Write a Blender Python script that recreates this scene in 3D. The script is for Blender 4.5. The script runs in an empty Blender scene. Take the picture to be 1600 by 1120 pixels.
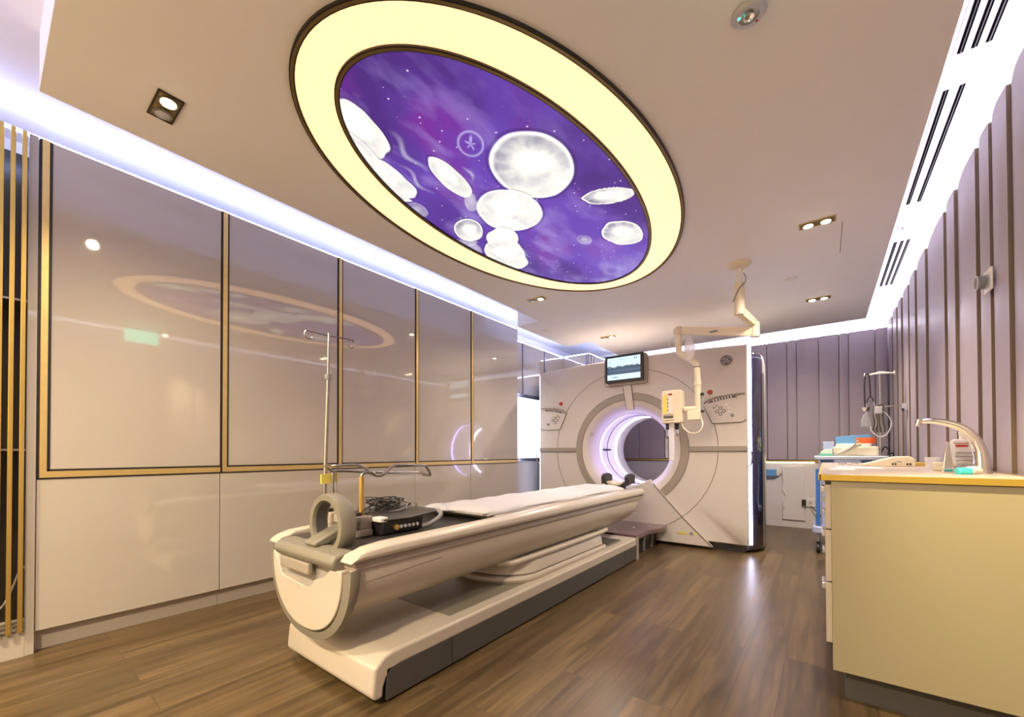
import bpy, bmesh, math, random
import numpy as np
from mathutils import Vector, Matrix
C = bpy.context
S = C.scene
random.seed(7)
PI = math.pi

# ------------------------------------------------------------------ camera
def cam_matrix(yaw, pitch, roll, loc):
    cy, sy, cp, sp = math.cos(yaw), math.sin(yaw), math.cos(pitch), math.sin(pitch)
    fwd = Vector((-sy*cp, cy*cp, sp)); right = Vector((cy, sy, 0)); up = right.cross(fwd)
    r2 = right*math.cos(roll) + up*math.sin(roll)
    u2 = -right*math.sin(roll) + up*math.cos(roll)
    m = Matrix((r2, u2, -fwd)).transposed().to_4x4()
    m.translation = Vector(loc)
    return m
cd = bpy.data.cameras.new('camera')
cam = bpy.data.objects.new('camera', cd)
S.collection.objects.link(cam)
cam.matrix_world = cam_matrix(0.6850926, 0.011168, -0.00146, (0, 0, 1.0))
cd.sensor_width = 36.0
cd.lens = 649.13/1600*36.0
cd.shift_x = (800-757.59)/1600
cd.shift_y = (699.78-560)/1600
cd.clip_start = 0.02
S.camera = cam

# ------------------------------------------------------------------ world and exposure
w = bpy.data.worlds.new('world'); S.world = w; w.use_nodes = True
w.node_tree.nodes['Background'].inputs[0].default_value = (0.9, 0.85, 1.0, 1)
w.node_tree.nodes['Background'].inputs[1].default_value = 0.05
S.view_settings.view_transform = 'Standard'
S.view_settings.look = 'None'
S.view_settings.gamma = 1.0
S.view_settings.exposure = 0.31
S.view_settings.use_curve_mapping = False
try:
    S.cycles.use_denoising = True
    S.cycles.max_bounces = 10
    S.cycles.diffuse_bounces = 5
    S.cycles.sample_clamp_indirect = 4.0
    S.cycles.caustics_reflective = False
    S.cycles.caustics_refractive = False
except Exception:
    pass

# ------------------------------------------------------------------ light strengths
WARM = (1.0, 0.80, 0.53)
COVE_L = (0.46, 0.53, 1.0)
COVE_R = (0.84, 0.80, 1.0)
E_COVE_L = 28.0
E_COVE_R = 46.0
E_RING = 1.35
E_ART = 0.72
P_SPOT = 120.0

# ------------------------------------------------------------------ materials
def nm(name):
    m = bpy.data.materials.new(name); m.use_nodes = True
    return m, m.node_tree.nodes, m.node_tree.links, m.node_tree.nodes['Principled BSDF']
def mat(name, col, rough=0.5, metal=0.0, coat=0.0, bump=0.0, bscale=60, var=0.03, vscale=6.0, spec=0.5, alpha=None, trans=0.0):
    m, N, L, b = nm(name)
    tc = N.new('ShaderNodeTexCoord')
    no = N.new('ShaderNodeTexNoise'); no.inputs['Scale'].default_value = vscale
    L.new(tc.outputs['Object'], no.inputs['Vector'])
    mx = N.new('ShaderNodeMixRGB'); mx.inputs[1].default_value = tuple(max(0, c*(1-var)) for c in col)+(1,)
    mx.inputs[2].default_value = tuple(min(1, c*(1+var)) for c in col)+(1,)
    L.new(no.outputs['Fac'], mx.inputs[0]); L.new(mx.outputs[0], b.inputs['Base Color'])
    b.inputs['Roughness'].default_value = rough; b.inputs['Metallic'].default_value = metal
    b.inputs['Coat Weight'].default_value = coat; b.inputs['Coat Roughness'].default_value = 0.03
    b.inputs['Specular IOR Level'].default_value = spec
    b.inputs['Transmission Weight'].default_value = trans
    if alpha is not None: b.inputs['Alpha'].default_value = alpha
    if bump:
        n2 = N.new('ShaderNodeTexNoise'); n2.inputs['Scale'].default_value = bscale
        L.new(tc.outputs['Object'], n2.inputs['Vector'])
        bp = N.new('ShaderNodeBump'); bp.inputs['Strength'].default_value = bump; bp.inputs['Distance'].default_value = 0.01
        L.new(n2.outputs['Fac'], bp.inputs['Height']); L.new(bp.outputs[0], b.inputs['Normal'])
    return m
def emis(name, col, strength, base=None):
    m, N, L, b = nm(name)
    b.inputs['Base Color'].default_value = (base or col)+(1,)
    b.inputs['Emission Color'].default_value = col+(1,)
    b.inputs['Emission Strength'].default_value = strength
    b.inputs['Roughness'].default_value = 0.4
    return m
def floor_mat():
    m, N, L, b = nm('wood_floor')
    tc = N.new('ShaderNodeTexCoord'); mp = N.new('ShaderNodeMapping')
    mp.inputs['Rotation'].default_value = (0, 0, PI/2)
    L.new(tc.outputs['Object'], mp.inputs[0])
    br = N.new('ShaderNodeTexBrick')
    br.inputs['Scale'].default_value = 1.0; br.inputs['Brick Width'].default_value = 1.25; br.inputs['Row Height'].default_value = 0.155
    br.inputs['Mortar Size'].default_value = 0.0012; br.inputs['Mortar Smooth'].default_value = 0.1
    br.offset = 0.37; br.offset_frequency = 2
    br.inputs['Color1'].default_value = (0.0, 0.0, 0.0, 1); br.inputs['Color2'].default_value = (1, 1, 1, 1); br.inputs['Mortar'].default_value = (0.3, 0.3, 0.3, 1)
    L.new(mp.outputs[0], br.inputs['Vector'])
    # grain
    mg = N.new('ShaderNodeMapping'); mg.inputs['Scale'].default_value = (22, 1.3, 1)
    L.new(tc.outputs['Object'], mg.inputs[0])
    sx = N.new('ShaderNodeVectorMath'); sx.operation = 'ADD'
    sc = N.new('ShaderNodeVectorMath'); sc.operation = 'SCALE'; sc.inputs['Scale'].default_value = 17.0
    L.new(br.outputs['Color'], sc.inputs[0]); L.new(mg.outputs[0], sx.inputs[0]); L.new(sc.outputs[0], sx.inputs[1])
    g = N.new('ShaderNodeTexNoise'); g.inputs['Scale'].default_value = 1.0; g.inputs['Detail'].default_value = 6; g.inputs['Distortion'].default_value = 1.2
    L.new(sx.outputs[0], g.inputs['Vector'])
    g2 = N.new('ShaderNodeTexNoise'); g2.inputs['Scale'].default_value = 1.1; g2.inputs['Detail'].default_value = 3
    mg2 = N.new('ShaderNodeMapping'); mg2.inputs['Scale'].default_value = (5, 1.1, 1)
    L.new(tc.outputs['Object'], mg2.inputs[0]); L.new(mg2.outputs[0], g2.inputs['Vector'])
    cr = N.new('ShaderNodeValToRGB')
    cr.color_ramp.elements[0].position = 0.25; cr.color_ramp.elements[0].color = (0.054, 0.036, 0.015, 1)
    cr.color_ramp.elements[1].position = 0.75; cr.color_ramp.elements[1].color = (0.165, 0.112, 0.052, 1)
    e = cr.color_ramp.elements.new(0.5); e.color = (0.105, 0.0695, 0.030, 1)
    L.new(g.outputs['Fac'], cr.inputs[0])
    hs = N.new('ShaderNodeMixRGB'); hs.blend_type = 'MULTIPLY'; hs.inputs[0].default_value = 1.0
    cr2 = N.new('ShaderNodeValToRGB'); cr2.color_ramp.elements[0].color = (0.78, 0.77, 0.76, 1); cr2.color_ramp.elements[1].color = (1.15, 1.13, 1.1, 1)
    L.new(br.outputs['Color'], cr2.inputs[0]); L.new(cr.outputs[0], hs.inputs[1]); L.new(cr2.outputs[0], hs.inputs[2])
    h3 = N.new('ShaderNodeMixRGB'); h3.blend_type = 'MULTIPLY'; h3.inputs[0].default_value = 0.8
    cr3 = N.new('ShaderNodeValToRGB'); cr3.color_ramp.elements[0].position = 0.3; cr3.color_ramp.elements[0].color = (0.72, 0.72, 0.72, 1); cr3.color_ramp.elements[1].position = 0.7; cr3.color_ramp.elements[1].color = (1.1, 1.1, 1.1, 1)
    L.new(g2.outputs['Fac'], cr3.inputs[0]); L.new(hs.outputs[0], h3.inputs[1]); L.new(cr3.outputs[0], h3.inputs[2])
    mo = N.new('ShaderNodeMixRGB'); mo.inputs[2].default_value = (0.05, 0.03, 0.02, 1)
    L.new(br.outputs['Fac'], mo.inputs[0]); L.new(h3.outputs[0], mo.inputs[1])
    L.new(mo.outputs[0], b.inputs['Base Color'])
    b.inputs['Specular IOR Level'].default_value = 0.35
    rr = N.new('ShaderNodeMapRange'); rr.inputs['To Min'].default_value = 0.24; rr.inputs['To Max'].default_value = 0.42
    L.new(g.outputs['Fac'], rr.inputs['Value']); L.new(rr.outputs[0], b.inputs['Roughness'])
    bp = N.new('ShaderNodeBump'); bp.inputs['Strength'].default_value = 0.12; bp.inputs['Distance'].default_value = 0.004
    L.new(g.outputs['Fac'], bp.inputs['Height']); L.new(bp.outputs[0], b.inputs['Normal'])
    return m
def art_mat():
    m, N, L, b = nm('backlit_picture')
    at = N.new('ShaderNodeAttribute'); at.attribute_name = 'paint'
    b.inputs['Base Color'].default_value = (0.05, 0.04, 0.08, 1)
    b.inputs['Roughness'].default_value = 0.5; b.inputs['Specular IOR Level'].default_value = 0.2
    tc = N.new('ShaderNodeTexCoord')
    st = N.new('ShaderNodeTexVoronoi'); st.inputs['Scale'].default_value = 19.0
    L.new(tc.outputs['Object'], st.inputs['Vector'])
    lt = N.new('ShaderNodeMath'); lt.operation = 'LESS_THAN'; lt.inputs[1].default_value = 0.10
    L.new(st.outputs['Distance'], lt.inputs[0])
    rnd = N.new('ShaderNodeSeparateColor'); L.new(st.outputs['Color'], rnd.inputs[0])
    gt = N.new('ShaderNodeMath'); gt.operation = 'GREATER_THAN'; gt.inputs[1].default_value = 0.35
    L.new(rnd.outputs[0], gt.inputs[0])
    mu = N.new('ShaderNodeMath'); mu.operation = 'MULTIPLY'; L.new(lt.outputs[0], mu.inputs[0]); L.new(gt.outputs[0], mu.inputs[1])
    m2 = N.new('ShaderNodeMath'); m2.operation = 'MULTIPLY'; m2.inputs[1].default_value = 0.9; L.new(mu.outputs[0], m2.inputs[0])
    mx = N.new('ShaderNodeMixRGB'); mx.inputs[2].default_value = (0.85, 0.75, 1, 1)
    L.new(m2.outputs[0], mx.inputs[0]); L.new(at.outputs['Color'], mx.inputs[1])
    L.new(mx.outputs[0], b.inputs['Emission Color']); b.inputs['Emission Strength'].default_value = E_ART
    return m
def painted_mat(name, strength, rough=0.3):
    m, N, L, b = nm(name)
    at = N.new('ShaderNodeAttribute'); at.attribute_name = 'paint'
    b.inputs['Roughness'].default_value = rough
    if strength:
        b.inputs['Base Color'].default_value = (0.01, 0.01, 0.012, 1)
        L.new(at.outputs['Color'], b.inputs['Emission Color']); b.inputs['Emission Strength'].default_value = strength
    else:
        L.new(at.outputs['Color'], b.inputs['Base Color'])
    return m

M = {}
M['floor'] = floor_mat()
M['ceil'] = mat('ceiling_paint', (0.88, 0.87, 0.87), 0.65, var=0.015, bump=0.03)
M['ceil2'] = mat('cove_paint', (0.90, 0.90, 0.92), 0.7, var=0.01)
M['lacq'] = mat('white_lacquer', (0.485, 0.445, 0.385), 0.05, coat=1.0, spec=0.8, var=0.012, vscale=1.5)
M['plinth'] = mat('satin_white_plinth', (0.485, 0.44, 0.37), 0.35, var=0.02)
M['brass'] = mat('brushed_brass', (0.82, 0.62, 0.25), 0.42, metal=0.85, var=0.08, vscale=30)
M['brass2'] = mat('satin_gold', (0.66, 0.47, 0.13), 0.38, metal=0.9, var=0.05, vscale=20)
M['black'] = mat('matt_black', (0.015, 0.012, 0.010), 0.5, var=0.1)
M['dark_returns'] = mat('dark_brown_return', (0.17, 0.125, 0.085), 0.4, metal=0.3)
M['edgegold'] = mat('counter_edge_gold', (0.60, 0.42, 0.075), 0.4, metal=0.7)
M['drawerf'] = mat('drawer_cream', (0.46, 0.41, 0.33), 0.3)
M['bronze'] = mat('dark_bronze', (0.24, 0.17, 0.075), 0.35, metal=0.8, var=0.1)
M['void'] = mat('slot_void', (0.004, 0.004, 0.004), 0.95, spec=0.0)
M['dark'] = mat('dark_void', (0.02, 0.016, 0.010), 0.3, var=0.1)
M['panelR'] = mat('mauve_fluted_panel', (0.40, 0.345, 0.385), 0.42, var=0.02, vscale=2.0)
M['steeltrim'] = mat('grey_trim', (0.30, 0.30, 0.34), 0.3, metal=0.8)
M['wallw'] = mat('white_wall_paint', (0.74, 0.71, 0.70), 0.5, var=0.02)
M['cream'] = mat('scanner_cream_plastic', (0.70, 0.65, 0.60), 0.32, coat=0.15, var=0.012, vscale=2)
M['tcream'] = mat('table_cream_plastic', (0.55, 0.50, 0.42), 0.30, coat=0.2, var=0.012, vscale=2)
M['greige'] = mat('warm_grey_plastic', (0.36, 0.32, 0.26), 0.38, var=0.02)
M['greige2'] = mat('table_grey_plastic', (0.22, 0.205, 0.16), 0.35, var=0.03)
M['tape'] = mat('table_grey_stripe', (0.33, 0.29, 0.245), 0.35, var=0.02)
M['seam'] = mat('dark_seam_rubber', (0.16, 0.13, 0.11), 0.6)  # dark tone of seams, emblem ground and button rims
M['charcoal'] = mat('charcoal_panel', (0.075, 0.073, 0.066), 0.4, var=0.05)
M['navy'] = mat('gloss_midnight_panel', (0.028, 0.026, 0.05), 0.08, coat=1.0, var=0.05)
M['silver'] = mat('silver_paint', (0.62, 0.62, 0.64), 0.28, metal=0.7)
M['chrome'] = mat('chrome', (0.80, 0.78, 0.74), 0.08, metal=1.0, var=0.01)
M['steel'] = mat('stainless_steel', (0.42, 0.41, 0.37), 0.25, metal=1.0, var=0.03)
M['blackp'] = mat('black_plastic', (0.02, 0.019, 0.018), 0.35)
M['mat'] = mat('black_mat_vinyl', (0.045, 0.04, 0.035), 0.38, bump=0.05, bscale=200)
M['sheet'] = mat('white_sheet', (0.60, 0.60, 0.63), 0.75, bump=0.5, bscale=14, var=0.03)
M['padside'] = mat('grey_pad', (0.33, 0.31, 0.29), 0.6)
M['yellow'] = mat('yellow_tag', (0.85, 0.72, 0.14), 0.5)
M['purple'] = mat('smoky_purple_acrylic', (0.13, 0.065, 0.085), 0.15, coat=0.5, alpha=0.93)
M['red'] = mat('red_plastic', (0.45, 0.03, 0.02), 0.35)
M['white'] = mat('white_plastic', (0.83, 0.80, 0.76), 0.35)
M['inj'] = mat('ivory_enamel', (0.80, 0.72, 0.54), 0.32, coat=0.2)
M['injface'] = mat('injector_face', (0.78, 0.74, 0.62), 0.4)
M['clear'] = mat('clear_plastic', (0.85, 0.87, 0.92), 0.12, trans=0.75, alpha=0.75, var=0.01)
M['clear2'] = mat('clear_tube_plastic', (0.85, 0.85, 0.88), 0.2, alpha=0.55, var=0.01)
M['blue'] = mat('blue_plastic', (0.05, 0.20, 0.62), 0.35)
M['ltblue'] = mat('pale_blue_plastic', (0.50, 0.58, 0.84), 0.35)
M['cartw'] = mat('pale_grey_blue_plastic', (0.62, 0.72, 0.82), 0.35)
M['boxblue'] = mat('blue_cardboard', (0.12, 0.34, 0.62), 0.5)
M['teal'] = mat('teal_plastic', (0.05, 0.50, 0.58), 0.35)
M['orange'] = mat('orange_card', (0.85, 0.14, 0.02), 0.5)
M['grey'] = mat('mid_grey_plastic', (0.26, 0.26, 0.27), 0.4)
M['green'] = mat('green_tray', (0.10, 0.45, 0.28), 0.5)
M['paper'] = mat('white_paper', (0.82, 0.80, 0.76), 0.7)
M['counter'] = mat('cream_gloss_laminate', (0.35, 0.31, 0.19), 0.2, coat=0.5, var=0.01, vscale=1.2)
M['top'] = mat('worktop_cream', (0.48, 0.40, 0.35), 0.3, var=0.04, vscale=10)
M['brownedge'] = mat('brown_edge', (0.20, 0.13, 0.09), 0.4)
M['leather'] = mat('black_leather_rest', (0.02, 0.018, 0.017), 0.4)
M['creampad'] = mat('cream_pad', (0.66, 0.58, 0.46), 0.6)
M['ledblue'] = emis('led_strip_blue', COVE_L, E_COVE_L)
M['ledright'] = emis('led_strip_lilac', COVE_R, E_COVE_R)
M['ledwhite'] = emis('led_edge_white', (0.78, 0.76, 1.0), 14.0)
M['ledside'] = emis('led_side_blue', (0.62, 0.66, 1.0), 14.0)
M['ledbore'] = emis('bore_led_ring', (0.85, 0.86, 1.0), 4.0)
M['ledpurple'] = emis('bore_wash_led', (0.42, 0.34, 1.0), 12.0)
M['ledwarm'] = emis('led_strip_warm', (1.0, 0.84, 0.45), 5.0)
M['bulb'] = emis('lamp_filament_glow', (1.0, 0.83, 0.52), 30.0)
M['ring'] = emis('ring_diffuser', (1.0, 0.535, 0.25), E_RING, (0.9, 0.85, 0.7))
M['winglow'] = emis('bright_room_glass', (0.93, 0.93, 1.0), 1.6)
M['winfill'] = emis('fill_window_glow', (1.0, 0.78, 0.47), 2.6)  # glow of the two added windows, fill light for the near room
M['exit'] = emis('exit_sign_green', (0.08, 0.80, 0.58), 3.0)
M['screen'] = painted_mat('screen_display', 1.0)
M['paint'] = painted_mat('printed_surface', 0.0)
M['art'] = art_mat()

# ------------------------------------------------------------------ helpers
COL = S.collection
class MB:
    def __init__(s): s.v = []; s.f = []
    def add(s, vs, fs):
        n = len(s.v); s.v += [tuple(map(float, v)) for v in vs]; s.f += [tuple(i+n for i in f) for f in fs]; return s
    def box(s, x0, x1, y0, y1, z0, z1):
        return s.add([(x0,y0,z0),(x1,y0,z0),(x1,y1,z0),(x0,y1,z0),(x0,y0,z1),(x1,y0,z1),(x1,y1,z1),(x0,y1,z1)],
                     [(3,2,1,0),(4,5,6,7),(0,1,5,4),(1,2,6,5),(2,3,7,6),(3,0,4,7)])
    def prism(s, pts, axis, a0, a1):
        # pts: 2D polygon in the two other axes (order x,y,z skipping axis)
        n = len(pts)
        def mk(p, a):
            if axis == 'x': return (a, p[0], p[1])
            if axis == 'y': return (p[0], a, p[1])
            return (p[0], p[1], a)
        vs = [mk(p, a0) for p in pts]+[mk(p, a1) for p in pts]
        fs = [tuple(range(n)), tuple(range(2*n-1, n-1, -1))]
        for i in range(n):
            j = (i+1) % n; fs.append((i, i+n, j+n, j))
        return s.add(vs, fs)
    def ringband(s, outer, inner, axis, a0, a1):
        # closed band between two loops with equal point counts
        n = len(outer)
        def mk(p, a):
            if axis == 'x': return (a, p[0], p[1])
            if axis == 'y': return (p[0], a, p[1])
            return (p[0], p[1], a)
        vs = [mk(p,a0) for p in outer]+[mk(p,a0) for p in inner]+[mk(p,a1) for p in outer]+[mk(p,a1) for p in inner]
        fs = []
        for i in range(n):
            j = (i+1) % n
            fs += [(i,j,n+j,n+i), (2*n+i,3*n+i,3*n+j,2*n+j), (i,2*n+i,2*n+j,j), (n+i,n+j,3*n+j,3*n+i)]
        return s.add(vs, fs)
    def tube(s, pts, r, n=10, closed=False, cap=True):
        P = [Vector(p) for p in pts]; m = len(P)
        rs = r if isinstance(r, (list, tuple)) else [r]*m
        T = []
        for i in range(m):
            if closed: t = P[(i+1) % m]-P[i-1]
            else: t = P[min(i+1, m-1)]-P[max(i-1, 0)]
            T.append(t.normalized() if t.length > 1e-9 else Vector((0,0,1)))
        a = Vector((0,0,1)) if abs(T[0].z) < 0.9 else Vector((1,0,0))
        u = T[0].cross(a).normalized(); vs = []
        for i in range(m):
            u = (u - T[i]*u.dot(T[i])).normalized(); w_ = T[i].cross(u)
            for k in range(n):
                q = 2*PI*k/n
                vs.append(P[i]+(u*math.cos(q)+w_*math.sin(q))*rs[i])
        fs = []
        for i in range(m if closed else m-1):
            j = (i+1) % m
            for k in range(n):
                l = (k+1) % n; fs.append((i*n+k, i*n+l, j*n+l, j*n+k))
        if not closed and cap:
            fs.append(tuple(range(n-1, -1, -1))); fs.append(tuple((m-1)*n+k for k in range(n)))
        return s.add(vs, fs)
    def cyl(s, p0, p1, r, r2=None, n=24):
        return s.tube([p0, p1], [r, r2 if r2 is not None else r], n)
    def lathe(s, prof, c, axis='z', n=48, closed=False):
        # prof: (radius, height) pairs
        vs = []
        for (r, h) in prof:
            for k in range(n):
                q = 2*PI*k/n; a, b = r*math.cos(q), r*math.sin(q)
                vs.append({'z': (c[0]+a, c[1]+b, c[2]+h), 'y': (c[0]+a, c[1]+h, c[2]+b), 'x': (c[0]+h, c[1]+a, c[2]+b)}[axis])
        m = len(prof); fs = []
        for i in range(m if closed else m-1):
            j = (i+1) % m
            for k in range(n):
                l = (k+1) % n; fs.append((i*n+k, i*n+l, j*n+l, j*n+k))
        if not closed:
            if prof[0][0] > 1e-6: fs.append(tuple(range(n)))
            if prof[-1][0] > 1e-6: fs.append(tuple((m-1)*n+k for k in range(n)))
        return s.add(vs, fs)
    def ball(s, c, r, n=16, sc=(1,1,1)):
        prof = [(max(1e-7, math.sin(PI*i/n)), -math.cos(PI*i/n)) for i in range(n+1)]
        k0 = len(s.v); s.lathe(prof, (0,0,0), 'z', n*2)
        for i in range(k0, len(s.v)):
            v = s.v[i]; s.v[i] = (c[0]+v[0]*r*sc[0], c[1]+v[1]*r*sc[1], c[2]+v[2]*r*sc[2])
        return s
    def loft(s, loops, caps=True):
        n = len(loops[0]); vs = [p for l in loops for p in l]; fs = []
        for i in range(len(loops)-1):
            for k in range(n):
                l = (k+1) % n; fs.append((i*n+k, i*n+l, (i+1)*n+l, (i+1)*n+k))
        if caps:
            fs.append(tuple(range(n-1, -1, -1))); fs.append(tuple((len(loops)-1)*n+k for k in range(n)))
        return s.add(vs, fs)
    def xf(s, mtx):
        s.v = [tuple(mtx @ Vector(v)) for v in s.v]; return s
    def build(s, name, m, parent=None, bevel=0.0, seg=3, angle=40, subsurf=0, kind=None):
        me = bpy.data.meshes.new(name)
        off = Vector((0,0,0))
        if parent is not None:
            p = parent
            while p is not None:
                off += p.location; p = p.parent
        org = off
        own = Vector((0,0,0))
        if parent is None:
            xs = [v[0] for v in s.v]; ys = [v[1] for v in s.v]; zs = [v[2] for v in s.v]
            own = Vector(((min(xs)+max(xs))/2, (min(ys)+max(ys))/2, min(zs)))
            if kind == 'structure': own = Vector((0,0,0))
            org = own
        me.from_pydata([(v[0]-org.x, v[1]-org.y, v[2]-org.z) for v in s.v], [], s.f)
        bm = bmesh.new(); bm.from_mesh(me)
        bmesh.ops.recalc_face_normals(bm, faces=bm.faces); bm.to_mesh(me); bm.free()
        for p in me.polygons: p.use_smooth = True
        me.set_sharp_from_angle(angle=math.radians(angle))
        me.materials.append(m)
        o = bpy.data.objects.new(name, me); COL.objects.link(o)
        if parent is not None: o.parent = parent
        else: o.location = own
        if bevel:
            md = o.modifiers.new('bevel', 'BEVEL'); md.width = bevel; md.segments = seg; md.limit_method = 'ANGLE'; md.angle_limit = math.radians(35)
        if subsurf:
            md = o.modifiers.new('sub', 'SUBSURF'); md.levels = subsurf; md.render_levels = subsurf
        if kind: o['kind'] = kind
        return o
def tag(o, label, cat, group=None, kind=None):
    o['label'] = label; o['category'] = cat
    if group: o['group'] = group
    if kind: o['kind'] = kind
    return o
def thing(name, loc, label, cat, group=None):
    o = bpy.data.objects.new(name, None); COL.objects.link(o); o.location = loc; o.empty_display_size = 0.05
    return tag(o, label, cat, group)
def struct(name, mb, m, bevel=0.0, parent=None, **k):
    return mb.build(name, m, parent, bevel=bevel, kind='structure', **k)
def copy_tree(o, parent=None):
    c = o.copy(); COL.objects.link(c); c.parent = parent
    for ch in list(o.children): copy_tree(ch, c)
    return c
def spline(pts, n=8, closed=False):
    P = [Vector(p) for p in pts]; m = len(P); out = []
    for i in range(m if closed else m-1):
        if closed: a, b, c, d = P[i-1], P[i], P[(i+1) % m], P[(i+2) % m]
        else: a, b, c, d = P[max(i-1,0)], P[i], P[i+1], P[min(i+2, m-1)]
        for k in range(n):
            t = k/n
            out.append(0.5*((2*b)+(c-a)*t+(2*a-5*b+4*c-d)*t*t+(3*b-a-3*c+d)*t**3))
    if not closed: out.append(P[-1])
    return out
def arc2(cx, cz, r, a0, a1, n=32, ry=None):
    ry = r if ry is None else ry
    return [(cx+r*math.cos(a0+(a1-a0)*i/n), cz+ry*math.sin(a0+(a1-a0)*i/n)) for i in range(n+1)]
def rrect(x0, x1, z0, z1, r, n=6):
    o = []
    for cx, cz, a in ((x1-r, z1-r, 0), (x0+r, z1-r, PI/2), (x0+r, z0+r, PI), (x1-r, z0+r, 1.5*PI)):
        o += [(cx+r*math.cos(a+PI/2*i/n), cz+r*math.sin(a+PI/2*i/n)) for i in range(n+1)]
    return o
def painted_grid(name, fn, mapf, nu, nv, m, parent=None):
    # fn(u,v arrays)->rgb array (nu*nv,3); mapf(u,v)->xyz array
    u, v = np.meshgrid(np.linspace(0,1,nu), np.linspace(0,1,nv)); u = u.ravel(); v = v.ravel()
    P = mapf(u, v); off = np.zeros(3); p = parent
    while p is not None: off += np.array(p.location); p = p.parent
    own = np.zeros(3)
    if parent is None: own = P.mean(0)
    P = P-off-own
    idx = np.arange(nu*nv).reshape(nv, nu)
    F = np.stack([idx[:-1,:-1].ravel(), idx[:-1,1:].ravel(), idx[1:,1:].ravel(), idx[1:,:-1].ravel()], 1)
    me = bpy.data.meshes.new(name); me.vertices.add(len(P)); me.vertices.foreach_set('co', P.astype(np.float32).ravel())
    me.loops.add(F.size); me.loops.foreach_set('vertex_index', F.ravel().astype(np.int32))
    me.polygons.add(len(F)); me.polygons.foreach_set('loop_start', (np.arange(len(F))*4).astype(np.int32))
    me.update(calc_edges=True)
    c = np.concatenate([fn(u, v), np.ones((nu*nv, 1))], 1).astype(np.float32)
    a = me.color_attributes.new('paint', 'FLOAT_COLOR', 'POINT'); a.data.foreach_set('color', c.ravel())
    me.materials.append(m)
    o = bpy.data.objects.new(name, me); COL.objects.link(o)
    if parent is not None: o.parent = parent
    else: o.location = own
    return o

# ------------------------------------------------------------------ room shell
X_L, X_R, Y_N, Y_F, Z_UP, Z_SL = -3.50, 0.80, -2.4, 7.15, 2.75, 2.50
struct('floor', MB().box(X_L, X_R, Y_N, Y_F, -0.06, 0.0), M['floor'])
struct('wall_left', MB().box(X_L-0.1, X_L, Y_N, Y_F, 0, Z_UP), M['ceil2'])
struct('wall_right', MB().box(X_R, X_R+0.1, Y_N, Y_F, 0, Z_UP), M['ceil2'])
struct('wall_back', MB().box(X_L, X_R, Y_F, Y_F+0.1, 0, Z_UP), M['ceil2'])
struct('wall_front', MB().box(X_L, X_R, Y_N-0.1, Y_N, 0, Z_UP), M['wallw'])
struct('ceiling', MB().box(X_L-0.1, X_R+0.1, Y_N-0.1, Y_F+0.1, Z_UP, Z_UP+0.08), M['ceil2'])
SLAB = [(-2.507,0.153),(0.373,0.153),(0.373,6.296),(-2.45,6.296),(-2.45,5.28),(-2.815,5.28),(-2.815,4.065),(-2.507,4.065)]
struct('ceiling', MB().prism(SLAB, 'z', Z_SL, Z_UP), M['ceil'])
struct('ceiling', MB().box(-2.9, 0.373, Y_N, -0.55, Z_SL, Z_UP), M['ceil'])

# fluted mauve panelling, right wall
def fluted(edges, surf0, step, flip, z0, z1, axis, lo_back, seed, gw=0.016, gd=0.045, bulge=0.004):
    rnd = random.Random(seed); pts = []
    for i in range(len(edges)-1):
        a, b = edges[i], edges[i+1]; st = step*(0.7+0.6*rnd.random()); n = 5
        for k in range(n+1):
            t = k/n
            pts.append((a+(b-gw-a)*t, surf0 - flip*(st*(1-t) + bulge*math.sin(PI*t))))
        pts.append((b-gw, surf0+gd)); pts.append((b-0.0005, surf0+gd))
    if axis == 'y':   # runs along y, surface is x
        poly = [(s_, r_) for r_, s_ in pts]; poly += [(lo_back, edges[-1]), (lo_back, edges[0])]
    else:
        poly = [(r_, s_) for r_, s_ in pts]; poly += [(edges[-1], lo_back), (edges[0], lo_back)]
    return MB().prism(poly, 'z', z0, z1)
def dark_returns(o, ax, sgn):  # narrow return faces of the fluting get a darker brown material
    o.data.materials.append(M['dark_returns'])
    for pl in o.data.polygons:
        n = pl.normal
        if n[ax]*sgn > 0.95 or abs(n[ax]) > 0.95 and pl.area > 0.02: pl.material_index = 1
er = [Y_N, -1.9, -1.45, -1.0, -0.6, -0.2, 0.15, 0.5, 0.85, 1.2, 1.5, 1.85, 2.1, 2.42, 2.69, 2.95, 3.155, 3.58, 3.87, 4.48, 4.95, 5.35, 5.75, 6.1, 6.5, 6.88]
dark_returns(struct('wall_right', fluted(er, 0.608, 0.012, 1, 0, 2.52, 'y', 0.70, 3, 0.006, 0.004, 0.010), M['panelR'], angle=25), 1, -1)
eb = [-2.75, -2.35, -1.95, -1.70, -1.30, -0.95, -0.60, -0.377, -0.274, -0.044, 0.156, 0.247, 0.49, 0.60]
dark_returns(struct('wall_back', fluted(eb, 6.90, 0.008, 1, 0.895, 2.50, 'x', 7.0, 5, 0.008, 0.03), M['panelR'], angle=25), 0, -1)
struct('wall_back', MB().box(-2.75, 0.60, 6.90, 7.0, 0, 0.86), M['wallw'])
struct('trim_back', MB().box(-2.75, 0.585, 6.885, 6.93, 0.872, 0.895), M['brass2'])
struct('trim_back', MB().box(-2.75, 0.585, 6.878, 6.90, 0.893, 0.900), M['black'])
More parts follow.
